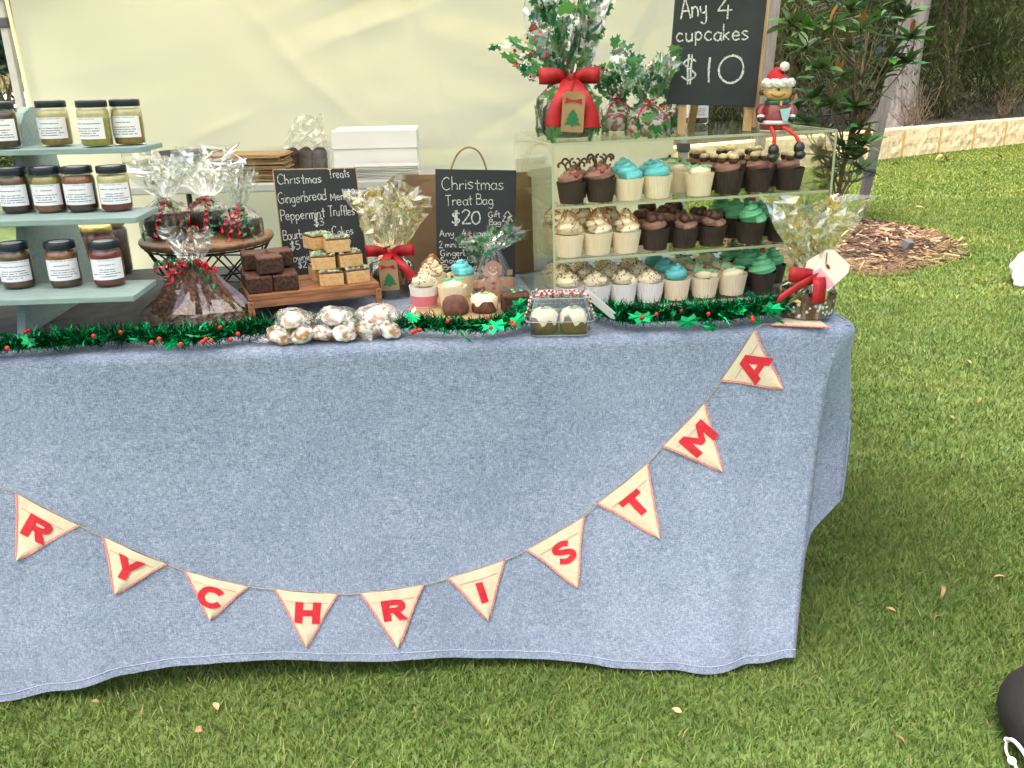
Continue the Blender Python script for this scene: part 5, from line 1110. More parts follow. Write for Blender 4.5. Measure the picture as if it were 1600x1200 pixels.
for k in range(5):
    a0 = k*1.26+r_.uniform(-.2, .2); pts = []
    for j in range(9): t = j/8; R = .0325*(1-t)**.8+.0035; a = a0+sin(t*7+k)*.35; pts.append((R*cos(a), R*sin(a), H_+.005+.043*t+.003))
    mb.tube(pts, [.0013*r_.uniform(.4, 1.5) for _ in pts], 5)
for k in range(16): a = r_.uniform(0, 6.3); t = r_.random(); R = .033*(1-.85*t); mb.ball((R*cos(a), R*sin(a), H_+.008+.04*t), r_.uniform(.0015, .0035), 1)
DRZ = mb.mesh('caramel_drizzle', M_['caramel'], True)
mb = MB(); m2 = MB()
for k, (x, y) in enumerate(((-.011, -.008), (.012, -.004), (.0, .013))): mb.ball((x, y, H_+.024), .0115, 2, sc=(1, 1, .9)); m2.lathe([(.0118, H_+.028), (.0095, H_+.0345), (.005, H_+.0372), (.0008, H_+.0378)], 14, T(x, y, 0))
CB, CW = mb.mesh('choc_ball', M_['chocball'], True), m2.mesh('white_choc_cap', M_['whitechoc'], True)
mb = MB(); 
for (x, y) in ((-.010, -.004), (.011, .001), (.0, .013)): mb.ball((x, y, H_+.022), .0135, 2, nz=.08, nf=3)
TR_ = mb.mesh('truffle', M_['chocball'], True)
mb = MB(); r_ = random.Random(8)
for k in range(3):
    a = k*2.1; pts = [(cos(a)*.016+x*.015*cos(a)-y*.012*sin(a), sin(a)*.016+x*.015*sin(a)+y*.012*cos(a)) for x, y in HOLLY]; mb.prism(pts, .004, T(0, 0, H_+.0165))
GH = mb.mesh('green_holly_icing', M_['i_green'])
mb = MB(); r_ = random.Random(12)
for k in range(46):
    a = r_.uniform(0, 6.3); t = r_.random()**1.5; R = .035*(1-.8*t); mb.box((R*cos(a), R*sin(a), H_+.008+.026*t), (.003, .002, .0016), R=Euler((r_.random()*3, r_.random()*3, 0)).to_matrix())
SPR = mb.mesh('sprinkles', M_['sprinkle'])
KIND = {'reindeer': ('d', 'choc', [('pretzel_antler', ANT), ('candy_nose', NOSE)], 'antlered chocolate cupcake'), 'blue': ('w', 'blue', [], 'turquoise iced cupcake'), 'holly': ('w', 'flat', [('green_holly_icing', GH), ('red_candy', CH_low)], 'green holly vanilla cupcake'),
        'ball': ('d', 'chocflat', [('choc_ball', CB), ('white_choc_cap', CW)], 'white capped chocolate cupcake'), 'caramel': ('w', 'cream', [('caramel_drizzle', DRZ)], 'caramel drizzled cream cupcake'), 'truffle': ('d', 'chocflat', [('truffle', TR_)], 'truffle topped chocolate cupcake'),
        'green': ('d', 'green', [('cherry', CH_top)], 'green swirl cherry cupcake'), 'vanilla': ('c', 'creamlow', [('sprinkles', SPR)], 'sprinkled cream cupcake')}
crn = random.Random(99)
def cupcake(kind, M, where, group):
    sv = crn.uniform(.95, 1.04); M = M@SC(sv, sv, sv*crn.uniform(.96, 1.04))
    ln, ic_, ex, lab = KIND[kind]; o = thing('cupcake', lab+(', ' if 'tier' in where else ' ')+where, 'cupcake', M=M, group=group); rz = RZ(crn.uniform(0, 6.3))
    put('liner', LN[ln], o, rz); put('icing', SW[ic_], o, T(0, 0, H_)@Euler((crn.uniform(-.07, .07), crn.uniform(-.07, .07), 0)).to_matrix().to_4x4()@T(0, 0, -H_)@rz)
    for nm, me in ex: put(nm, me, o, RZ(crn.uniform(-.5, .5)) if kind == 'reindeer' else rz)
    return o

# ---- acrylic case
CW_, CD_ = .665, .42; CT = [.006, .128, .247, .382]      # top faces of base, two shelves and lid above the table
CMX = T(.231, 1.885, TZ+.002)@RZ(radians(6.5))@RY(radians(-1.0))
case = thing('display_case', 'clear three tier acrylic case full of cupcakes', 'display case', M=CMX)
def panel(name, c, d, edges):
    mb = MB(); mb.box(c, d); o = obj(name, mb, M_['acryl'], case)
    mb = MB()
    for ec, ed in edges: mb.box(ec, ed)
    if edges: obj('polished_edge', mb, M_['acryl_edge'], o)
for k, z in enumerate(CT):
    panel(['base_panel', 'shelf', 'shelf', 'lid_panel'][k], (CW_/2, CD_/2, z-.0025), (CW_-.0105, CD_-.012, .005), [((CW_/2, .0045, z-.0025), (CW_-.0105, .003, .0054))])
for x in (.0025, CW_-.0025):
    panel('side_panel', (x, CD_/2, .191), (.005, CD_-.001, .380), [((x, -.0013, .191), (.0052, .0016, .380)), ((x, CD_/2, .3816), (.0052, CD_, .0012))])
panel('back_panel', (CW_/2, CD_-.0025, .19), (CW_-.0105, .004, .37), [])
def case_x(px, y, z):
    lo, hi = -.1, CW_+.1
    for _ in range(30):
        m = (lo+hi)/2
        if proj(CMX@Vector((m, y, z)))[0] < px: lo = m
        else: hi = m
    return lo
SHORT = {'reindeer': 'antlered', 'blue': 'turquoise', 'holly': 'holly topped', 'ball': 'white capped', 'caramel': 'caramel', 'truffle': 'truffle', 'green': 'green', 'vanilla': 'sprinkled'}
def row(tier, y, items, where):
    for px, kind in items:
        x = min(CW_-.045, max(.045, case_x(px, y, CT[tier]+.02))); w = where
        i = items.index((px, kind)); pv = items[i-1][1] if i else None; nx_ = items[i+1][1] if i+1 < len(items) else None
        if pv is None: w += ', against the end panel beside the paper bag'
        elif nx_ is None: w += ', against the end panel by the sapling'
        elif pv != kind: w += ', beside the %s ones' % SHORT[pv]
        elif nx_ != kind: w += ', beside the %s ones' % SHORT[nx_]
        else: w += ', between two alike'
        cupcake(kind, CMX@T(x, y+crn.uniform(-.003, .003), CT[tier]+.0006)@RZ(0), w, 'cupcakes in the acrylic case')
FR = .048; ST = .079
tn = ['bottom', 'middle', 'top']
ROWS = {2: [[(893, 'reindeer'), (938, 'reindeer'), (982, 'blue'), (1027, 'blue'), (1091, 'holly'), (1137, 'ball'), (1184, 'ball'), (1231, 'ball')],
            [(898, 'reindeer'), (938, 'reindeer'), (975, 'blue'), (1015, 'blue'), (1062, 'holly'), (1107, 'ball'), (1148, 'ball'), (1200, 'ball')],
            [(1045, 'holly'), (1088, 'ball'), (1132, 'ball'), (1176, 'ball')]],
        1: [[(889, 'caramel'), (933, 'caramel'), (977, 'caramel'), (1024, 'truffle'), (1069, 'truffle'), (1112, 'truffle'), (1172, 'green'), (1217, 'green')],
            [(878, 'caramel'), (915, 'caramel'), (952, 'caramel'), (1000, 'truffle'), (1042, 'truffle'), (1090, 'truffle'), (1146, 'green'), (1193, 'green')],
            [(868, 'caramel'), (906, 'caramel'), (944, 'caramel'), (1010, 'truffle'), (1052, 'truffle'), (1126, 'green'), (1168, 'green'), (1207, 'green')]],
        0: [[(889, 'vanilla'), (932, 'vanilla'), (973, 'vanilla'), (1014, 'vanilla'), (1056, 'blue'), (1100, 'holly'), (1143, 'holly'), (1190, 'green')],
            [(879, 'vanilla'), (918, 'vanilla'), (957, 'vanilla'), (998, 'vanilla'), (1040, 'blue'), (1084, 'holly'), (1125, 'holly'), (1166, 'green'), (1205, 'green')],
            [(868, 'vanilla'), (905, 'vanilla'), (943, 'vanilla'), (983, 'vanilla'), (1022, 'blue'), (1062, 'holly'), (1102, 'holly'), (1143, 'green'), (1183, 'green')]]}
for tier, rws in ROWS.items():
    for k, items in enumerate(rws): row(tier, FR+k*ST, items, '%s tier %s row' % (tn[tier], ['front', 'second', 'rear'][k]))
def on_case(px, py): p = P(px, py, TZ+.002+CT[3]+.006); q = CMX.inverted()@p; return CMX@Vector((q.x, q.y, CT[3]+.0008))

# ---- gifts on the lid
p = on_case(892, 214); p = p+Vector((0, .055, 0))
gb = wrap_gift('wrapped_pudding', 'large holly printed cellophane gift with red bow and tree tag on the case', 'gift', (p.x, p.y, p.z+.001), .070, .085, .128, .20, .085, 77, M_['pudding'], None, 'cello', holly=190, lean=(.012, .02), sq=.6, rn=.024, jag=.22, hs=.023, pw=.55)
mb = MB(); r_ = random.Random(31); n = 10; Cq = [Vector(q) for q in ((-.018, .0, .135), (-.03, .012, .235), (-.175, -.02, .200), (-.085, -.03, .118))]
vs = [Cq[0].lerp(Cq[3], i/n).lerp(Cq[1].lerp(Cq[2], i/n), j/n)+Vector((r_.uniform(-.004, .004), .014*mnoise.noise(Vector((i*.7, j*.7, 2)))+r_.uniform(-.004, .004), r_.uniform(-.004, .004))) for j in range(n+1) for i in range(n+1)]
mb.add(vs, [f for j in range(n) for i in range(n) for f in ((j*11+i, j*11+i+1, j*11+i+12), (j*11+i, j*11+i+12, j*11+i+11))]); obj('cellophane_wing', mb, M_['cello'], gb); wp_ = obj('holly_print', scatter(mb, 34, .021, 8, cols=GREENS), M_['holly_print'], gb); wp_['kind'] = 'stuff'; wp_ = obj('berry_print', scatter(mb, 22, .010, 9, 'berry'), M_['berry'], gb); wp_['kind'] = 'stuff'
bow(gb, .128, -.03, .066, .034, .105, tails=((-.42, .95), (.42, 1.0)), yo=.052, tw=.017); tree_tag(gb, (.0, -.086, .058), .05, .085, .06)
for k, (px, py, r, sd_) in enumerate(((968, 206, .040, 5), (1018, 215, .048, 6), (1054, 207, .034, 8))):
    p = on_case(px, py)+Vector((0, .045, 0))
    o = wrap_gift('candy_bag', ['holly printed candy bag tucked behind the big red bow gift', 'holly printed candy bag bulging with red and white sweets on the case', 'small holly printed candy bag beside the large chalkboard'][k], 'candy bag', (p.x, p.y, p.z+.001), r, .045, .07, .075+.02*(k == 1), .056, 400+sd_, pm('mixed_sweets', (.30, .03, .03), (.62, .60, .50), 60, .5, lo=.45, hi=.55), 'holly printed candy bags on the case', 'cello', holly=95, sq=.7, rn=.012, hs=.018, jag=.35)
    mb = MB(); mb.tube([(.014*cos(a*.7), .014*sin(a*.7), .07+.001*a) for a in range(10)], .002, 5)
    for s in (-1, 1): mb.tube(catmull([(0, -.014, .07), (s*.02, -.025, .06), (s*.03, -.03, .035)], 5), .0018, 5)
    obj('striped_twine', mb, M_['rribbon'], o)
p = on_case(1093, 197); o = thing('preserve_jar', 'dark preserve jar with white label half hidden behind the large chalkboard', 'jar', (p.x, p.y+.04, p.z), -.1, 'preserve jars')
put('contents', CMESH['plum'], o); put('head_layer', HMESH['plum'], o); put('glass', JG, o); put('lid', JL, o); put('lid_sticker', JS, o); put('label', JB, o)
# ---- large price board on the lid
n3 = Vector((.03, -.99, .10)).normalized(); fo = on_case(1172, 209); p3 = Vector((fo.x, fo.y+.03, fo.z))
b3o, inv, bs = board('tall chalkboard offering any four cupcakes for ten dollars on the case', [(1067, -125), (1212, -128), (1179, 166), (1044, 161)], p3, n3, frame=M_['slate'], fw=.003)
for i, (tx, a, b, h, w) in enumerate([('Any', (1064, 30), (1107, 26), 32, .0034), ('4', (1120, 28), (1146, 27), 32, .0034), ('cupcakes', (1056, 64), (1172, 62), 27, .0034), ('$', (1064, 128), (1090, 128), 38, .0040), ('10', (1098, 131), (1162, 127), 42, .0046)]): chalk_line(tx, a, b, h, p3, n3, w, b3o, inv, seed=i+80)
def bar(o, base, a, b, w, d, name='easel_leg'):
    a, b = Vector(a)-base, Vector(b)-base; t = (b-a).normalized(); x = Vector((1, 0, 0)); x = (x-t*x.dot(t)).normalized(); y = t.cross(x); mb = MB(); vs = [q+x*sx*w/2+y*sy*d/2 for q in (a, b) for sx, sy in ((-1, -1), (1, -1), (1, 1), (-1, 1))]
    mb.add(vs, [(3, 2, 1, 0), (4, 5, 6, 7), (0, 1, 5, 4), (1, 2, 6, 5), (2, 3, 7, 6), (3, 0, 4, 7)]); obj(name, mb, M_['wood2'], o)
rt_, rb2 = onplane(1214, -128, p3, n3)-n3*.012, onplane(1181, 166, p3, n3)-n3*.012
bar(b3o, bs, rt_+Vector((.002, 0, 0)), rb2+Vector((.002, 0, -.045)), .010, .014, 'frame_rail'); lt_, lb2 = onplane(1064, -125, p3, n3)-n3*.012, onplane(1048, 161, p3, n3)-n3*.012
f1 = Vector((rb2.x-.012, rb2.y, 0)); f1.z = (CMX@(CMX.inverted()@Vector((f1.x, f1.y, p3.z)))).z
def lid_z(x, y): 
    q = CMX.inverted()@Vector((x, y, p3.z)); return (CMX@Vector((q.x, q.y, CT[3]+.0008))).z
bar(b3o, bs, (rb2.x-.012, rb2.y, rb2.z+.02), (rb2.x-.014, rb2.y-.004, lid_z(rb2.x, rb2.y)), .018, .008)
bar(b3o, bs, (lb2.x+.03, lb2.y, lb2.z+.02), (lb2.x+.03, lb2.y-.004, lid_z(lb2.x, lb2.y)), .018, .008)
mid_ = (rt_+lt_)/2; bar(b3o, bs, (mid_.x, mid_.y+.01, mid_.z-.05), (mid_.x-.03, mid_.y+.10, lid_z(mid_.x-.03, mid_.y+.1)), .018, .008)

# ---- sitting figurine
p = on_case(1199, 206); fy = (CMX@Vector((0, .03, 0))-CMX@Vector((0, 0, 0)))
fgl = CMX.inverted()@p; fgp = CMX@Vector((fgl.x, .034, CT[3]+.0008))
fg = thing('figurine', 'glazed reindeer figurine in Santa hat sitting with dangling red legs on the case', 'figurine', fgp, -.3)
mb = MB(); mb.lathe([(.002, 0), (.031, 0), (.034, .006), (.0345, .018), (.034, .03), (.031, .045), (.026, .056), (.018, .064), (.012, .068)], 28); obj('body', mb, M_['f_red'], fg, True)
mb = MB(); mb.lathe([(.034, .0155), (.0362, .017), (.0362, .0225), (.034, .024)], 28, cap=False); mb.lathe([(.0315, .0006), (.033, .0006), (.033, .003), (.0315, .003)], 28, cap=False); obj('white_trim', mb, M_['f_white'], fg, True)
mb = MB(); mb.tube([(.0205*cos(2*pi*k/20), .0205*sin(2*pi*k/20), .062) for k in range(20)], .007, 8, closed=True); obj('scarf', mb, M_['f_green'], fg, True)
mb = MB(); mb.box((.008, -.0275, .061), (.005, .002, .011)); obj('scarf_tag', mb, M_['f_face'], fg)
mb = MB(); mb.ball((0, -.003, .086), .029, 3, sc=(1.08, .92, .82)); mb.ball((0, -.014, .080), .024, 2, sc=(1.15, .75, .65)); hd = obj('head', mb, M_['f_face'], fg, True)
mb = MB(); mb.ball((.0, -.0325, .0905), .0030, 2); mb.ball((-.008, -.0290, .0965), .0019, 1); mb.ball((.008, -.0290, .0965), .0019, 1); mb.tube(catmull([(-.015, -.0285, .081), (-.009, -.0315, .0765), (0, -.0328, .0745), (.009, -.0315, .0765), (.015, -.0285, .081)], 4), .0010, 5); obj('face_marks', mb, M_['f_black'], hd)
for s in (-1, 1): mb = MB(); mb.ball((s*.032, .0, .083), .0085, 2, sc=(1, .6, .8)); obj('ear', mb, M_['f_brown'], hd, True)
mb = MB(); mb.tube([(.0265*cos(2*pi*k/28)*1.05, -.002+.0265*sin(2*pi*k/28), .102+.002*sin(k*1.7)) for k in range(28)], .0095, 10, closed=True, rf=lambda a, u: 1+.12*sin(a*5+u*90)); ht_ = obj('fur_band', mb, M_['f_fur'], hd)
mb = MB(); mb.tube(catmull([(0, 0, .098), (-.003, .002, .115), (-.001, .003, .126), (.006, .002, .131), (.012, 0, .128)], 5), [.029-.0003*i*i*.2-.0009*i for i in range(21)], 16); obj('hat', mb, M_['f_hat'], hd, True)
mb = MB(); mb.ball((.010, -.006, .137), .0105, 3, nz=.05, nf=9); obj('pompom', mb, M_['f_fur'], hd, True)
for s in (-1, 1):
    mb = MB(); mb.tube(catmull([(s*.026, -.004, .055), (s*.035, -.010, .043), (s*.033, -.020, .032)], 5), [.008, .009, .0095, .010, .010, .010, .0098, .0095, .009, .0085, .008], 10); ar = obj('arm', mb, M_['f_red'], fg, True)
    mb = MB(); mb.ball((s*.033, -.021, .033), .0088, 2, sc=(1, 1, .6)); obj('cuff', mb, M_['f_white'], ar, True); mb = MB(); mb.ball((s*.033, -.025, .026), .0075, 2); obj('mitten', mb, M_['f_black'], ar, True)
mb = MB(); mb.prism([(-.012, .012), (.012, .016), (.006, -.014), (-.004, -.012)], .006, T(.018, -.033, .036)@RX(pi/2)); obj('mug', mb, M_['f_blue'], fg)
for s, dx, dz in ((-1, -.004, -.048), (1, .026, -.042)):
    x0 = s*.012+.004; path = catmull([(x0, -.028, .008), (x0+dx*.3, -.05, .007), (x0+dx*.7+.008, -.062, -.006), (x0+dx+.010, -.064, dz+.018)], 7)
    mb = MB(); mb.tube(path, .0042, 8, rf=lambda a, u: 1+.16*sin(2*a+u*50)); lg = obj('leg', mb, M_['f_rope'], fg, True)
    e_ = path[-1]; mb = MB(); mb.ball((e_.x, e_.y, e_.z-.008), .0125, 2, sc=(1, 1, 1.15)); mb.ball((e_.x+.002*s, e_.y-.006, e_.z-.022), .0125, 2, sc=(1.05, 1.35, .85)); obj('boot', mb, M_['f_black'], lg, True)

# ---- right-hand wrapped cake
gp = P(1275, 507, TZ)
M_['snowcase'] = pm('brown_paper_case', (.075, .04, .022), (.11, .06, .035), 60, .6)
gr = wrap_gift('wrapped_cake', 'wrapped cake in brown snowflake case with gold cellophane at the table corner', 'gift', (gp.x, gp.y+.062, TZ+.009), .058, .06, .098, .155, .085, 611, M_['pudding'], None, 'cello2', gold=90, lean=(-.012, 0), jag=.1, sq=.6)
mb = MB(); mb.lathe([(.053, .0005), (.056, .002), (.0605, .050), (.060, .052)], 56, rf=lambda a, i: 1+(.03 if int(round(a/(2*pi)*56)) % 2 else 0), cap=False); pc = obj('paper_case', mb, M_['snowcase'], gr)
mb = MB(); r_ = random.Random(3)
for k in range(40):
    a = r_.uniform(pi, 2*pi); z = r_.uniform(.006, .042); R = .0585+.0045*z/.045+.0012; s = r_.uniform(.0025, .005); c_ = Vector((R*cos(a), R*sin(a), z)); tx_ = Vector((-sin(a), cos(a), 0))
    for j in range(3): d = tx_*cos(j*pi/3)+Vector((0, 0, 1))*sin(j*pi/3); mb.strip([c_-d*s, c_+d*s], [d.cross(Vector((cos(a), sin(a), 0)))*.0005]*2)
obj('snowflake_print', mb, M_['paper'], pc)['kind'] = 'stuff'
M = T(.018, -.05, .112)@RY(-.62)@RX(pi/2-.15); mb = MB(); mb.prism([(-.036, -.030), (-.026, -.042), (.030, -.034), (.042, -.022), (.032, .026), (.020, .036), (-.026, .040), (-.038, .030)], .0015, M); tg = obj('gift_card', mb, pm('cream_card', (.85, .80, .62), (.88, .84, .74), 40, .5), gr)
mb = MB(); mb.prism([(-.040, -.034), (-.006, -.040), (-.012, .010), (-.036, .014)], .0006, M@T(0, 0, .0014)); obj('pink_print', mb, pm('pink_print', (.80, .42, .45), rough=.6), tg)
mb = MB(); mb.ball((0, 0, 0), .006, 1, M@T(.002, .004, .003), sc=(.6, 1.3, .3)); mb.tube([M@Vector((.002, .012, .003)), M@Vector((.016, .030, .003))], .0012, 5); obj('cherry_print', mb, M_['cherry'], tg)
mb = MB()
path = catmull([(0, -.040, .098), (-.03, -.060, .103), (-.058, -.064, .104), (-.068, -.052, .102), (-.035, -.042, .099), (0, -.038, .098)], 6); n = len(path); mb.strip(path, [(0, .001, .005+.011*sin(pi*k/(n-1))**.6) for k in range(n)])
path = catmull([(-.004, -.050, .092), (-.03, -.064, .088), (-.06, -.068, .074), (-.094, -.066, .050)], 6); mb.strip(path, [(.005, 0, .012)]*len(path))
path = [(-.004, -.060, .096), (-.004, -.068, .080), (-.004, -.0695, .060), (-.004, -.0690, .040)]; mb.strip(path, [(.0145, 0, 0)]*len(path)); o = obj('red_ribbon', mb, M_['red'], gr, True); o.modifiers.new('thick', 'SOLIDIFY').thickness = .0008
mb = MB(); path = catmull([(-.01, -.04, .085), (-.04, -.062, .066), (-.070, -.066, .040)], 6); mb.strip(path, [(.006, 0, .010)]*len(path)); o = obj('kraft_ribbon', mb, M_['kraft'], gr, True); mb = MB(); mb.strip([p+Vector((0, -.0012, 0)) for p in path], [(.0035, 0, .006)]*len(path)); obj('green_stripe', mb, M_['greenfelt'], o, True)

# ================================================================== ROUND BOARD WITH SAMPLES
bp = P(733, 486, TZ); BC = Vector((bp.x, bp.y, TZ+.002)); BR_ = .142; BT = .012
rbd = thing('round_board', 'round pale wooden board holding sample cakes behind the garland', 'serving board', BC)
mb = MB(); mb.lathe([(BR_-.006, .0), (BR_-.001, .003), (BR_, .007), (BR_-.002, .011), (BR_-.006, .012), (.001, .012)], 48); obj('board', mb, M_['slab'], rbd, True)
ZB = BC.z+BT+.0006
def bpos(px, py, back=.026): p = P(px, py, ZB); d = Vector((p.x, p.y, 0)).normalized(); return p+d*back
def sample(kind, px, py, where): p = bpos(px, py); return cupcake(kind, T(p.x, p.y, ZB)@RZ(0), where, 'sample cupcakes on the round board')
sample('caramel', 677, 463, 'standing behind the pink liner cupcake'); sample('blue', 722, 464, 'standing on the round wooden board'); sample('holly', 708, 484, 'on the round board behind a mini cake')
p = bpos(664, 482); o = thing('cupcake', 'cream swirl cupcake in a pink and white liner on the round board', 'cupcake', (p.x, p.y, ZB), 0, 'sample cupcakes on the round board')
put('liner', LN['c'], o, SC(.99, .99, 1)); put('pink_band', LP, o, SC(1.0, 1.0, .8)); put('icing', SW['creamlow'], o); put('sprinkles', SPR, o)
def minicake(M, lab, iced, grp, parent=None):
    o = thing('mini_cake', lab, 'cake', M=M, group=grp) if parent is None else parent
    Mx = Matrix() if parent is None else M
    mb = MB(); mb.lathe([(.002, .0005), (.029, .0005), (.031, .012), (.029, .026), (.022, .036), (.010, .040), (.001, .041)], 24, Mx, rf=lambda a, i: 1+.02*sin(5*a+i)); c_ = obj('cake', mb, M_['mini'], o, True)
    if iced:
        n = 28; f = fn(iced, (3, 5, 7)); mb = MB(); mb.lathe([(.0312, .025), (.0308, .029), (.0245, .0375), (.012, .0425), (.001, .0435)], n, Mx, cap=False)
        mb.v = [v if i >= n else tuple(Vector(v)+Vector((0, 0, (.013*f(2*pi*i/n)-.003)))) for i, v in enumerate(mb.v)]; obj('dripping_icing', mb, M_['i_cream'], c_, True)
        mb = MB(); mb.prism([(x*.014, y*.018) for x, y in HOLLY], .0015, Mx@T(.002, -.006, .0435)@RZ(.4)); obj('green_leaf', mb, M_['i_green'], c_); mb = MB(); mb.ball((-.004, -.002, .046), .0045, 2, Mx); obj('red_candy', mb, M_['cherry'], c_, True)
    return o
for px, py, lab, iced in ((712, 494, 'plain dark domed mini cake in front of the holly cupcake', 0), (757, 491, 'mini cake with dripping cream icing below the gingerbread man', 5)):
    p = bpos(px, py, .03); minicake(T(p.x, p.y, ZB), lab, iced, 'mini cakes on the round board')
p = bpos(806, 491, .034); o = thing('brownie', 'single brownie piece on the round board beside the clear box', 'brownie', (p.x, p.y, ZB), .1); 
for nm, m in zip(('crumb', 'crust'), brownie_mesh(.062, .05, .045, 9, M_['brownie'], M_['brownie_top'])): put(nm, m, o)
mb = MB(); [mb.ball((.012*cos(k*2.1), .012*sin(k*2.1)-.004, .047), .005, 1, sc=(1, 1, .5)) for k in range(3)]; obj('green_candy', mb, M_['i_green'], o, True)
# gingerbread man in a clear bag
p = bpos(772, 478, .035); gm = thing('gingerbread_man', 'smiling gingerbread man with red button in clear cellophane on the round board', 'biscuit', M=T(p.x, p.y, ZB)@RX(-.18))
out_ = []
def arc(cx, cy, r, a0, a1, n): return [(cx+r*cos(a0+(a1-a0)*k/n), cy+r*sin(a0+(a1-a0)*k/n)) for k in range(n+1)]
half = [(.0, .012), (.006, .0), ]+arc(.020, .004, .010, -2.2, .9, 6)+[(.020, .025), (.022, .036), (.034, .032)]+arc(.040, .040, .0095, -1.4, 1.7, 6)+[(.022, .053), (.012, .055)]+arc(0, .073, .0215, -.95, pi/2, 9)
poly = half+[(-x, y) for x, y in half[::-1][1:-1]]; mb = MB(); mb.prism(poly, .008, T(0, 0, .003)@RX(pi/2)); bd = obj('biscuit', mb, M_['ginger'], gm); 
bv = bd.modifiers.new('bev', 'BEVEL'); bv.width = .0015; bv.segments = 2
mb = MB(); F_ = T(0, -.005, .003)
mb.ball((-.0065, 0, .079), .0016, 1, F_); mb.ball((.0065, 0, .079), .0016, 1, F_); mb.ball((0, 0, .073), .0014, 1, F_); mb.tube(catmull([(-.011, 0, .070), (-.005, 0, .064), (.003, 0, .0635), (.010, 0, .069)], 5), .0011, 5, F_); obj('icing_face', mb, M_['paper'], bd)
mb = MB(); mb.ball((0, -.006, .047), .0048, 2, sc=(1, .6, 1)); mb.ball((0, -.006, .034), .0042, 2, sc=(1, .6, 1)); obj('candy_button', mb, M_['cherry'], bd, True)
c1 = cello(.05, .05, .016, .122, .05, .05, 91, (.03, 0), .6, jag=.5); c1.v = [(x, y*.42, z) for x, y, z in c1.v]; obj('cellophane', c1, M_['glass'], gm); obj('holly_print', scatter(c1, 22, .013, 91, cols=GREENS, zmin=.1), M_['holly_print'], gm)['kind'] = 'stuff'
p = bpos(752, 458, .035); wrap_gift('candy_bag', 'small holly printed bag with green leaf plume behind the gingerbread man', 'candy bag', (p.x, p.y, ZB), .026, .045, .065, .07, .045, 733, M_['mini'], None, 'cello', holly=60, hs=.014, sq=.7, rn=.01, jag=.25)

# ================================================================== SNOWBALL BAGS, CLEAR BOX
for k, (px, py) in enumerate(((457, 542), (524, 538), (592, 533))):
    p = P(px, py, TZ); o = thing('cookie_bag', ['clear bag of sugar dusted cookies below the brownies', 'middle clear bag of sugar dusted cookies on the table edge', 'clear bag of sugar dusted cookies nearest the pink liner cupcake'][k], 'cookies', (p.x, p.y+.035, TZ+.001), .15*(k-1), 'bags of sugar dusted cookies'); r_ = random.Random(k+60)
    spots = [(-.026, -.012, .018), (.022, -.016, .018), (-.022, .024, .026), (.026, .020, .028), (0, .004, .046)]
    for j, (x, y, z) in enumerate(spots): mb = MB(); mb.ball((x+r_.uniform(-.004, .004), y, z), .0265, 3, nz=.22, nf=2.0, seed=k*9+j, sc=(1.25, .95, .62), R=Euler((r_.uniform(-.5, .5), r_.uniform(-.5, .5), r_.random()*3)).to_matrix()); obj('cookie', mb, M_['powder'], o, True)
    bm_ = MB(); bm_.ball((0, .004, .032), 1, 3, nz=.12, nf=2.6, seed=k, sc=(.056, .048, .038)); bm_.v = [(x, y, max(.0008, z)) for x, y, z in bm_.v]; rr_ = random.Random(k); bm_.v = [(x+rr_.uniform(-.002, .002), y+rr_.uniform(-.002, .002), max(.0008, z+rr_.uniform(-.002, .002))) for x, y, z in bm_.v]
    obj('cellophane', bm_, M_['cello'], o)
    mb = MB(); s = -1 if k == 0 else 1; cs_ = []; nn = 8
    for j in range(4):
        for i in range(nn): a = i/(nn-1)-.5; t = j/3; cs_.append((s*(.044+.034*t)+r_.uniform(-.003, .003), -.02+a*(.012+.05*t)+r_.uniform(-.003, .003), (.004 if k < 2 else .012+.035*t)+.008*abs(r_.gauss(0, 1))*t+.002))
    mb.add(cs_, [f for j in range(3) for i in range(nn-1) for f in ((j*nn+i, j*nn+i+1, (j+1)*nn+i+1), (j*nn+i, (j+1)*nn+i+1, (j+1)*nn+i))]); obj('bag_end', mb, M_['cello'], o)
p = P(878, 529, TZ); bx = thing('clear_cake_box', 'clear plastic box with two iced mini cakes tied in red striped twine', 'cake box', (p.x, p.y+.052, TZ+.001), -.06)
def tapered(z0, z1, a0, b0, a1, b1, n=6):
    def rr(a, b, z): 
        o_ = []; r = min(a, b)*.35
        for (sx, sy, st_) in ((1, 1, 0), (-1, 1, 1), (-1, -1, 2), (1, -1, 3)):
            for k in range(n+1): an = (st_+k/n)*pi/2; o_.append((sx*(a-r)+r*cos(an), sy*(b-r)+r*sin(an), z))
        return o_
    A, B = rr(a0, b0, z0), rr(a1, b1, z1); m = len(A); return A+B, [(i, (i+1) % m, m+(i+1) % m, m+i) for i in range(m)], m
mb = MB(); v, f, m = tapered(.0008, .034, .062, .042, .069, .049); mb.add(v, f+[tuple(range(m))]); v, f, m = tapered(.034, .0352, .069, .049, .074, .054); mb.add(v, f); obj('base_tray', mb, M_['boxfilm'], bx)
mb = MB(); v, f, m = tapered(.036, .082, .071, .051, .058, .038); mb.add(v, f+[tuple(range(m, 2*m))]); v, f, m = tapered(.036, .0372, .075, .055, .071, .051); mb.add(v, f); v, f, m = tapered(.072, .0735, .0608, .0408, .0625, .0425); mb.add(v, f); ld_ = obj('lid', mb, M_['boxfilm'], bx)
mb = MB()
for (z_, a_, b_) in ((.0356, .074, .054), (.082, .058, .038), (.0008+.002, .062, .042)):
    v, f, m = tapered(z_, z_, a_, b_, a_, b_); mb.tube(v[:m], .0009, 5, closed=True)
for sx in (-1, 1):
    for sy in (-1, 1): mb.tube([(sx*.064, sy*.044, .038), (sx*.052, sy*.032, .082)], .0008, 5)
obj('moulded_rim', mb, pm('pale_plastic_rim', (.62, .66, .66), rough=.15, trans=.5), ld_)
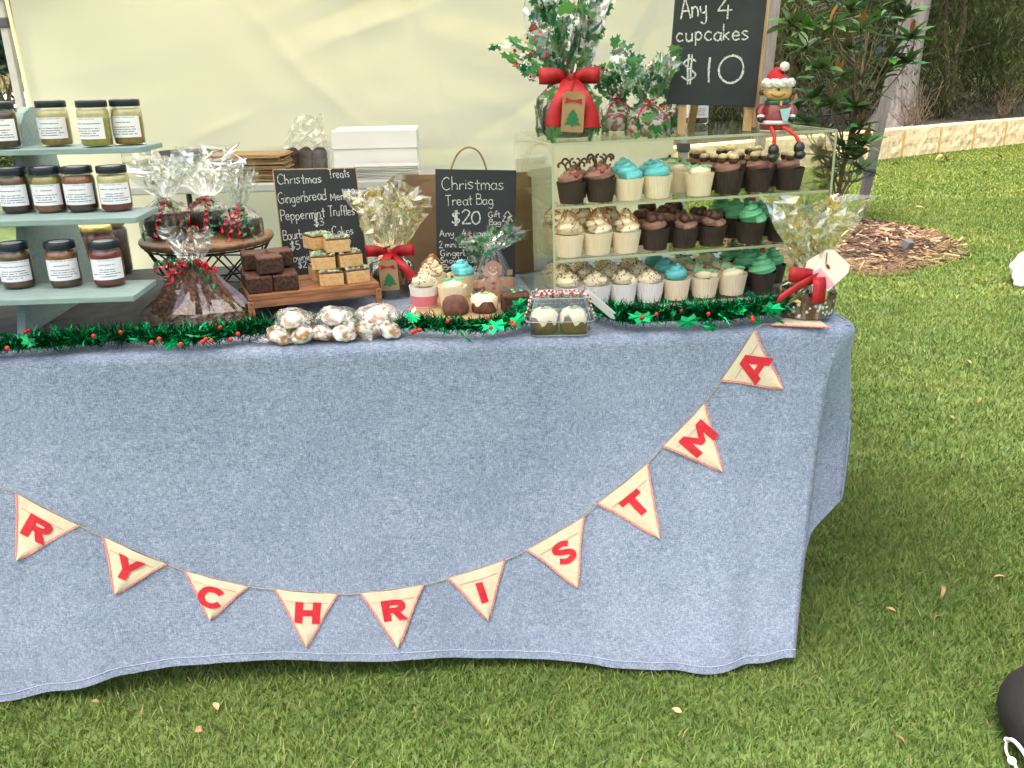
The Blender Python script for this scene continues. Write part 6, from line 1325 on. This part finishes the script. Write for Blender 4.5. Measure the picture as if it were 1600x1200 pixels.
for k, x in enumerate((-.031, .031)): minicake(T(x, -.002, .002)@SC(.96, 1.05, 1.22), '', 7+k, None, bx)
mb = MB(); w_ = []
for s in (-1, 1): w_.append(catmull([(0, -.005, .086), (s*.02, -.014, .094), (s*.045, -.012, .090), (s*.04, -.002, .085), (s*.01, 0, .085)], 6))
w_.append(catmull([(-.075, -.02, .037), (-.066, -.02, .06), (-.058, -.018, .083), (0, -.006, .0845), (.058, -.014, .0835), (.068, -.014, .058), (.076, -.014, .037)], 6)); w_.append(catmull([(0, -.005, .086), (-.03, -.02, .088), (-.05, -.02, .099)], 5))
for w in w_:
    for q in range(len(w)-1): mb.tube([w[q], w[q+1]], .0017, 5, mi=q % 2)
obj('striped_twine', mb, [M_['rribbon'], M_['paper']], bx)
mb = MB(); M = T(.088, -.012, .060)@RY(.72)@RX(-.9); mb.prism([(-.045, -.008), (-.04, -.011), (.04, -.011), (.05, 0), (.04, .011), (-.04, .011), (-.045, .008)], .001, M); tg = obj('paper_tag', mb, M_['paper'], bx)
mb = MB(); mb.prism([(.003, -.007), (.036, -.007), (.042, 0), (.036, .007), (.003, .006)], .0006, M@T(0, 0, .0009)); obj('red_print', mb, pm('red_print', (.62, .08, .10), rough=.6), tg)

# ================================================================== TINSEL GARLAND
gpts = [(-60, 548), (0, 541), (60, 538), (130, 531), (200, 526), (260, 528), (320, 526), (380, 517), (430, 514), (500, 512), (570, 508), (640, 507), (700, 510), (760, 510), (805, 502), (835, 486), (880, 478), (925, 482), (960, 495), (1000, 498), (1060, 496), (1120, 495), (1170, 490), (1215, 484)]
GZ = TZ+.026
gpath = catmull([P(x, y, GZ) for x, y in gpts], 6)
gar = thing('tinsel_garland', 'green tinsel garland with holly leaves and red berries along the table edge', 'garland', (0, TY, TZ))
go = Vector((0, TY, TZ)); r_ = random.Random(17); mb = MB(); mb.tube([p-go-Vector((0, 0, .004)) for p in gpath], .004, 5)
for i in range(21000):
    k = r_.randrange(len(gpath)-1); p = gpath[k].lerp(gpath[k+1], r_.random()); d = (gpath[k+1]-gpath[k]).normalized(); v = Vector((r_.gauss(0, 1), r_.gauss(0, 1), r_.gauss(0, 1))); v = (v-d*v.dot(d)*.2).normalized(); L = r_.uniform(.008, .036)*(1.25 if p.x > .34 else 1)*(1+.5*mnoise.noise(p*11))
    if p.x > .34: p = p+Vector((0, 0, .008))
    if p.z+v.z*L < TZ+.002: v.z = abs(v.z)*.3-.3; L = min(L, (p.z-TZ-.002)/max(.05, -v.z)) if v.z < 0 else L
    w = v.cross(Vector((r_.uniform(-1, 1), r_.uniform(-1, 1), r_.uniform(-1, 1)))).normalized()*r_.uniform(.0006, .0016); a = p-go; a = a+Vector((r_.gauss(0, .006), r_.gauss(0, .006), abs(r_.gauss(0, .005)))); e_ = a+v*L; e_.z = max(e_.z, .002); m_ = a+v*L*.5+w*4
    mb.add([a-w, a+w, m_+w, e_, m_-w], [(0, 1, 2, 4), (4, 2, 3)], mi=0 if r_.random() < .5 else 1)
o = obj('tinsel', mb, [M_['tinsel'], M_['tinsel2']], gar); o['kind'] = 'stuff'
mb = MB(); pts = [(x, y) for x, y in HOLLY]; n = len(pts)
mb.add([(x*.024, y*.028, .006*x*x-.004*abs(y)) for x, y in pts]+[(0, 0, .001)], [(i, (i+1) % n, n) for i in range(n)]); HL = mb.mesh('holly_leaf', M_['foil'])
leaf_px = [(40, 548), (110, 515), (118, 500), (150, 520), (92, 518), (212, 498), (235, 500), (262, 530), (310, 528), (318, 545), (300, 505), (470, 500), (500, 505), (660, 498), (690, 505), (632, 520), (735, 512), (680, 535), (640, 505), (775, 505), (800, 500), (770, 490), (762, 478), (790, 470), (985, 490), (1000, 505), (1075, 500), (1130, 498), (1133, 472), (1158, 490), (1175, 470), (1150, 455), (1215, 488), (1225, 495), (1060, 508), (1120, 512), (360, 510), (165, 530), (955, 500), (20, 520), (1195, 500), (60, 525), (280, 540), (720, 528), (820, 505), (1040, 480)]
for i, (px, py) in enumerate(leaf_px):
    p = P(px, py, GZ+.012); k = min(range(len(gpath)), key=lambda q: (gpath[q]-p).length); p = gpath[k].lerp(p, .55); p.z = max(TZ+.014, GZ+r_.uniform(-.004, .024)); p.y -= .012*r_.random()
    put('holly_leaf', HL, gar, T(*(p-go))@Euler((r_.uniform(.1, 1.5), r_.uniform(-.6, .6), r_.uniform(0, 6.3))).to_matrix().to_4x4()@SC(*[r_.uniform(.8, 1.3)]*3))
mb = MB(); mb.ball((0, 0, 0), .0048, 2); BM = mb.mesh('berry', M_['berry'], True)
for px, py in [(8, 548), (60, 508), (52, 512), (228, 540), (245, 532), (280, 545), (320, 540), (327, 534), (335, 538), (338, 505), (345, 510), (374, 536), (381, 525), (490, 490), (640, 523), (634, 526), (645, 521), (762, 494), (805, 504), (810, 510), (770, 515), (1002, 497), (1025, 490), (1070, 480), (1062, 484), (1188, 505), (1183, 500), (1196, 478), (1105, 490), (700, 500), (150, 525), (190, 518)]:
    p = P(px, py, GZ+.016); k = min(range(len(gpath)), key=lambda q: (gpath[q]-p).length); p = gpath[k].lerp(p, .7)+Vector((0, -.014, .006)); p.z = max(TZ+.008, p.z); put('berry', BM, gar, T(*(p-go)))

# ================================================================== BACK TABLE AND STORES
BY = 3.62; bz = Q(440, 286, BY).z; bth = .035
bt = thing('rear_table', 'grey plastic folding table standing against the tent back wall', 'table', (0, 0, 0))
xl_, xr_ = Q(180, 290, BY).x, Q(700, 290, BY).x
mb = MB(); mb.box(((xl_+xr_)/2, BY+.27, bz-bth/2), (xr_-xl_, .54, bth), bev=.006); obj('tabletop', mb, M_['grey_top'], bt)
for x in (xl_+.15, xr_-.15):
    for y in (BY+.06, BY+.46): mb = MB(); mb.tube([(x, y, bz-bth), (x, y, 0)], .013, 8); obj('leg', mb, M_['dark_plastic'], bt)
def onback(px, y): q = Q(px, 285, y); return Vector((q.x, y, bz))
a, b = onback(322, BY+.06), onback(450, BY+.06); o = thing('paper_bag_stack', 'stack of flat brown paper bags on the rear table', 'paper bags', ((a.x+b.x)/2, BY+.14, bz+.0005)); r_ = random.Random(2)
for k in range(22): mb = MB(); mb.box((r_.uniform(-.012, .012), r_.uniform(-.012, .012), .0026+k*.0050), (b.x-a.x-r_.uniform(0, .03), .2, .0032), R=Euler((r_.uniform(-.01, .01), r_.uniform(-.006, .006), r_.uniform(-.06, .06))).to_matrix()); put('paper_bag', mb.mesh('paper_bag', M_['kraft']), o)
a, b = onback(429, BY+.12), onback(503, BY+.12); zt_ = .11; o = thing('plastic_tub', 'cloudy plastic tub of dark puddings on the rear table', 'tub', ((a.x+b.x)/2, BY+.40, bz+.0005)); w = .115
mb = MB(); v, f, m = tapered(.001, .10, w*.88, .07, w, .085); mb.add(v, f+[tuple(range(m))]); v, f, m = tapered(.10, .103, w, .085, w+.006, .091); mb.add(v, f); obj('tub', mb, M_['plastic_tub'], o)
for x in (-.06, 0, .062): mb = MB(); mb.ball((x, -.01, .078), .034, 2, nz=.06, nf=2); mb.lathe([(.03, .002), (.033, .06), (.02, .08)], 14, T(x, -.01, 0)); obj('pudding', mb, M_['pudding'], o, True)
mb = MB(); r_ = random.Random(6); n = 9; vs = [((i/n-.5)*.2*(1-.45*j/n)+.03*j/n, -.02+.02*r_.uniform(-1, 1), .105+.14*j/n+.010*r_.uniform(-1, 1)) for j in range(n+1) for i in range(n+1)]; mb.add(vs, [(j*10+i, j*10+i+1, (j+1)*10+i+1, (j+1)*10+i) for j in range(n) for i in range(n)]); obj('plastic_sheet', mb, clear('milky_film', (.9, .9, .86), .22, .3, .5), o)
a, b = onback(523, BY+.1), onback(651, BY+.1); o = thing('card_box', 'white lidded cardboard box on the rear table', 'box', ((a.x+b.x)/2, BY+.33, bz+.0005)); w = (b.x-a.x)*1.05; zb_ = Q(588, 203, BY+.2).z-bz
mb = MB(); mb.box((0, 0, zb_*.42), (w*.985, .30, zb_*.84), bev=.003); obj('box_base', mb, M_['box_white'], o); mb = MB(); mb.box((0, 0, zb_*.80), (w, .315, zb_*.40), bev=.003); obj('box_lid', mb, M_['box_white'], o)
a, b = onback(552, BY+.02), onback(655, BY+.02); o = thing('cellophane_stack', 'stack of clear cellophane packets before the white box', 'packets', ((a.x+b.x)/2, BY+.085, bz+.0005))
for k in range(9): mb = MB(); mb.box((r_.uniform(-.012, .012), r_.uniform(-.006, .006), .003+k*.0062), (b.x-a.x-r_.uniform(0, .03), .13, .004), R=Euler((0, r_.uniform(-.01, .01), r_.uniform(-.05, .05))).to_matrix()); put('packet', mb.mesh('packet', pm('packet_film', (.50, .50, .46), (.6, .6, .57), 9, .25)), o)
p = onback(241, BY+.06); o = thing('preserve_jar', 'dark preserve jar with a brown paper top on the rear table', 'jar', (p.x, p.y, bz+.0005), 0, 'preserve jars'); o.scale = (1.25,)*3
put('contents', CMESH['plum'], o); put('head_layer', HMESH['plum'], o); put('glass', JG, o); put('label', JB, o); mb = MB(); mb.lathe([(.034, .074), (.033, .08), (.0315, .092), (.027, .097), (.001, .099)], 24, rf=lambda a, i: 1+(.05*sin(11*a) if i < 2 else 0), cap=False); obj('paper_cap', mb, M_['kraft'], o, True)
mb = MB(); a = onback(300, BY+.3); o = thing('dark_bowl', 'dark bowl half hidden behind the plumes on the rear table', 'bowl', (a.x, a.y, bz+.0005)); mb.lathe([(.07, .001), (.1, .03), (.14, .10), (.145, .11), (.135, .11), (.095, .035), (.001, .012)], 28, cap=False); obj('bowl', mb, M_['dark_plastic'], o, True)

# ================================================================== BAGS ON THE LAWN
p = P(1592, 452, 0); o = thing('tote_bag', 'white cloth bag with green piping lying on the lawn', 'bag', (p.x+.22, p.y+.08, 0)); o.scale = (.86, .86, .8)
mb = MB(); mb.ball((0, 0, .13), .26, 4, nz=.34, nf=1.5, seed=2, sc=(1.0, .75, .62)); mb.v = [(x, y, max(.012, z)) for x, y, z in mb.v]; obj('bag_body', mb, M_['tote'], o, True)
mb = MB(); mb.tube(catmull([(-.23, -.10, .10), (-.17, -.155, .16), (-.12, -.165, .19), (-.10, -.19, .12), (-.07, -.20, .04)], 6), .008, 6); obj('piping', mb, M_['totegreen'], o, True)
mb = MB(); r_ = random.Random(5); mb.ball((-.25, -.09, .05), .05, 2, nz=.35, nf=3, sc=(1, .8, .8)); obj('handle', mb, M_['tote'], o, True)
p = P(1585, 1215, 0); o = thing('black_bag', 'black drawstring bag with white cord lying on the grass', 'bag', (p.x+.138, p.y+.040, 0))
mb = MB(); mb.ball((0, 0, .085), .13, 3, nz=.10, nf=1.6, seed=5, sc=(1.0, 1.25, .74)); mb.v = [(x, y, max(.012, z)) for x, y, z in mb.v]; obj('bag_body', mb, M_['black'], o, True)
BC_ = Vector((p.x+.138, p.y+.040, 0))
def hit(px, py, out_=.006):
    d = ray(px, py).normalized(); best = None
    for k in range(900):
        q = ORG+d*(1.2+k*.0015)-BC_; e_ = sqrt((q.x/.13)**2+(q.y/.1625)**2+((q.z-.085)/.0962)**2)
        if best is None or e_ < best[0]: best = (e_, q.copy())
        if e_ < 1.04: break
    return best[1] if best[0] < 1.12 else P(px, py, .026)-BC_      # past the bag the cord lies on the grass
mb = MB(); mb.tube(catmull([hit(x, y) for x, y in ((1573, 1156), (1581, 1156), (1591, 1164), (1602, 1180), (1614, 1202))], 6), .0042, 7); mb.tube(catmull([hit(x, y) for x, y in ((1573, 1156), (1572, 1172), (1577, 1184), (1585, 1193), (1592, 1212))], 6), .003, 6); mb.ball(hit(1581, 1189), .009, 2); mb.ball(hit(1573, 1156), .006, 2); obj('drawstring', mb, M_['cord'], o, True)
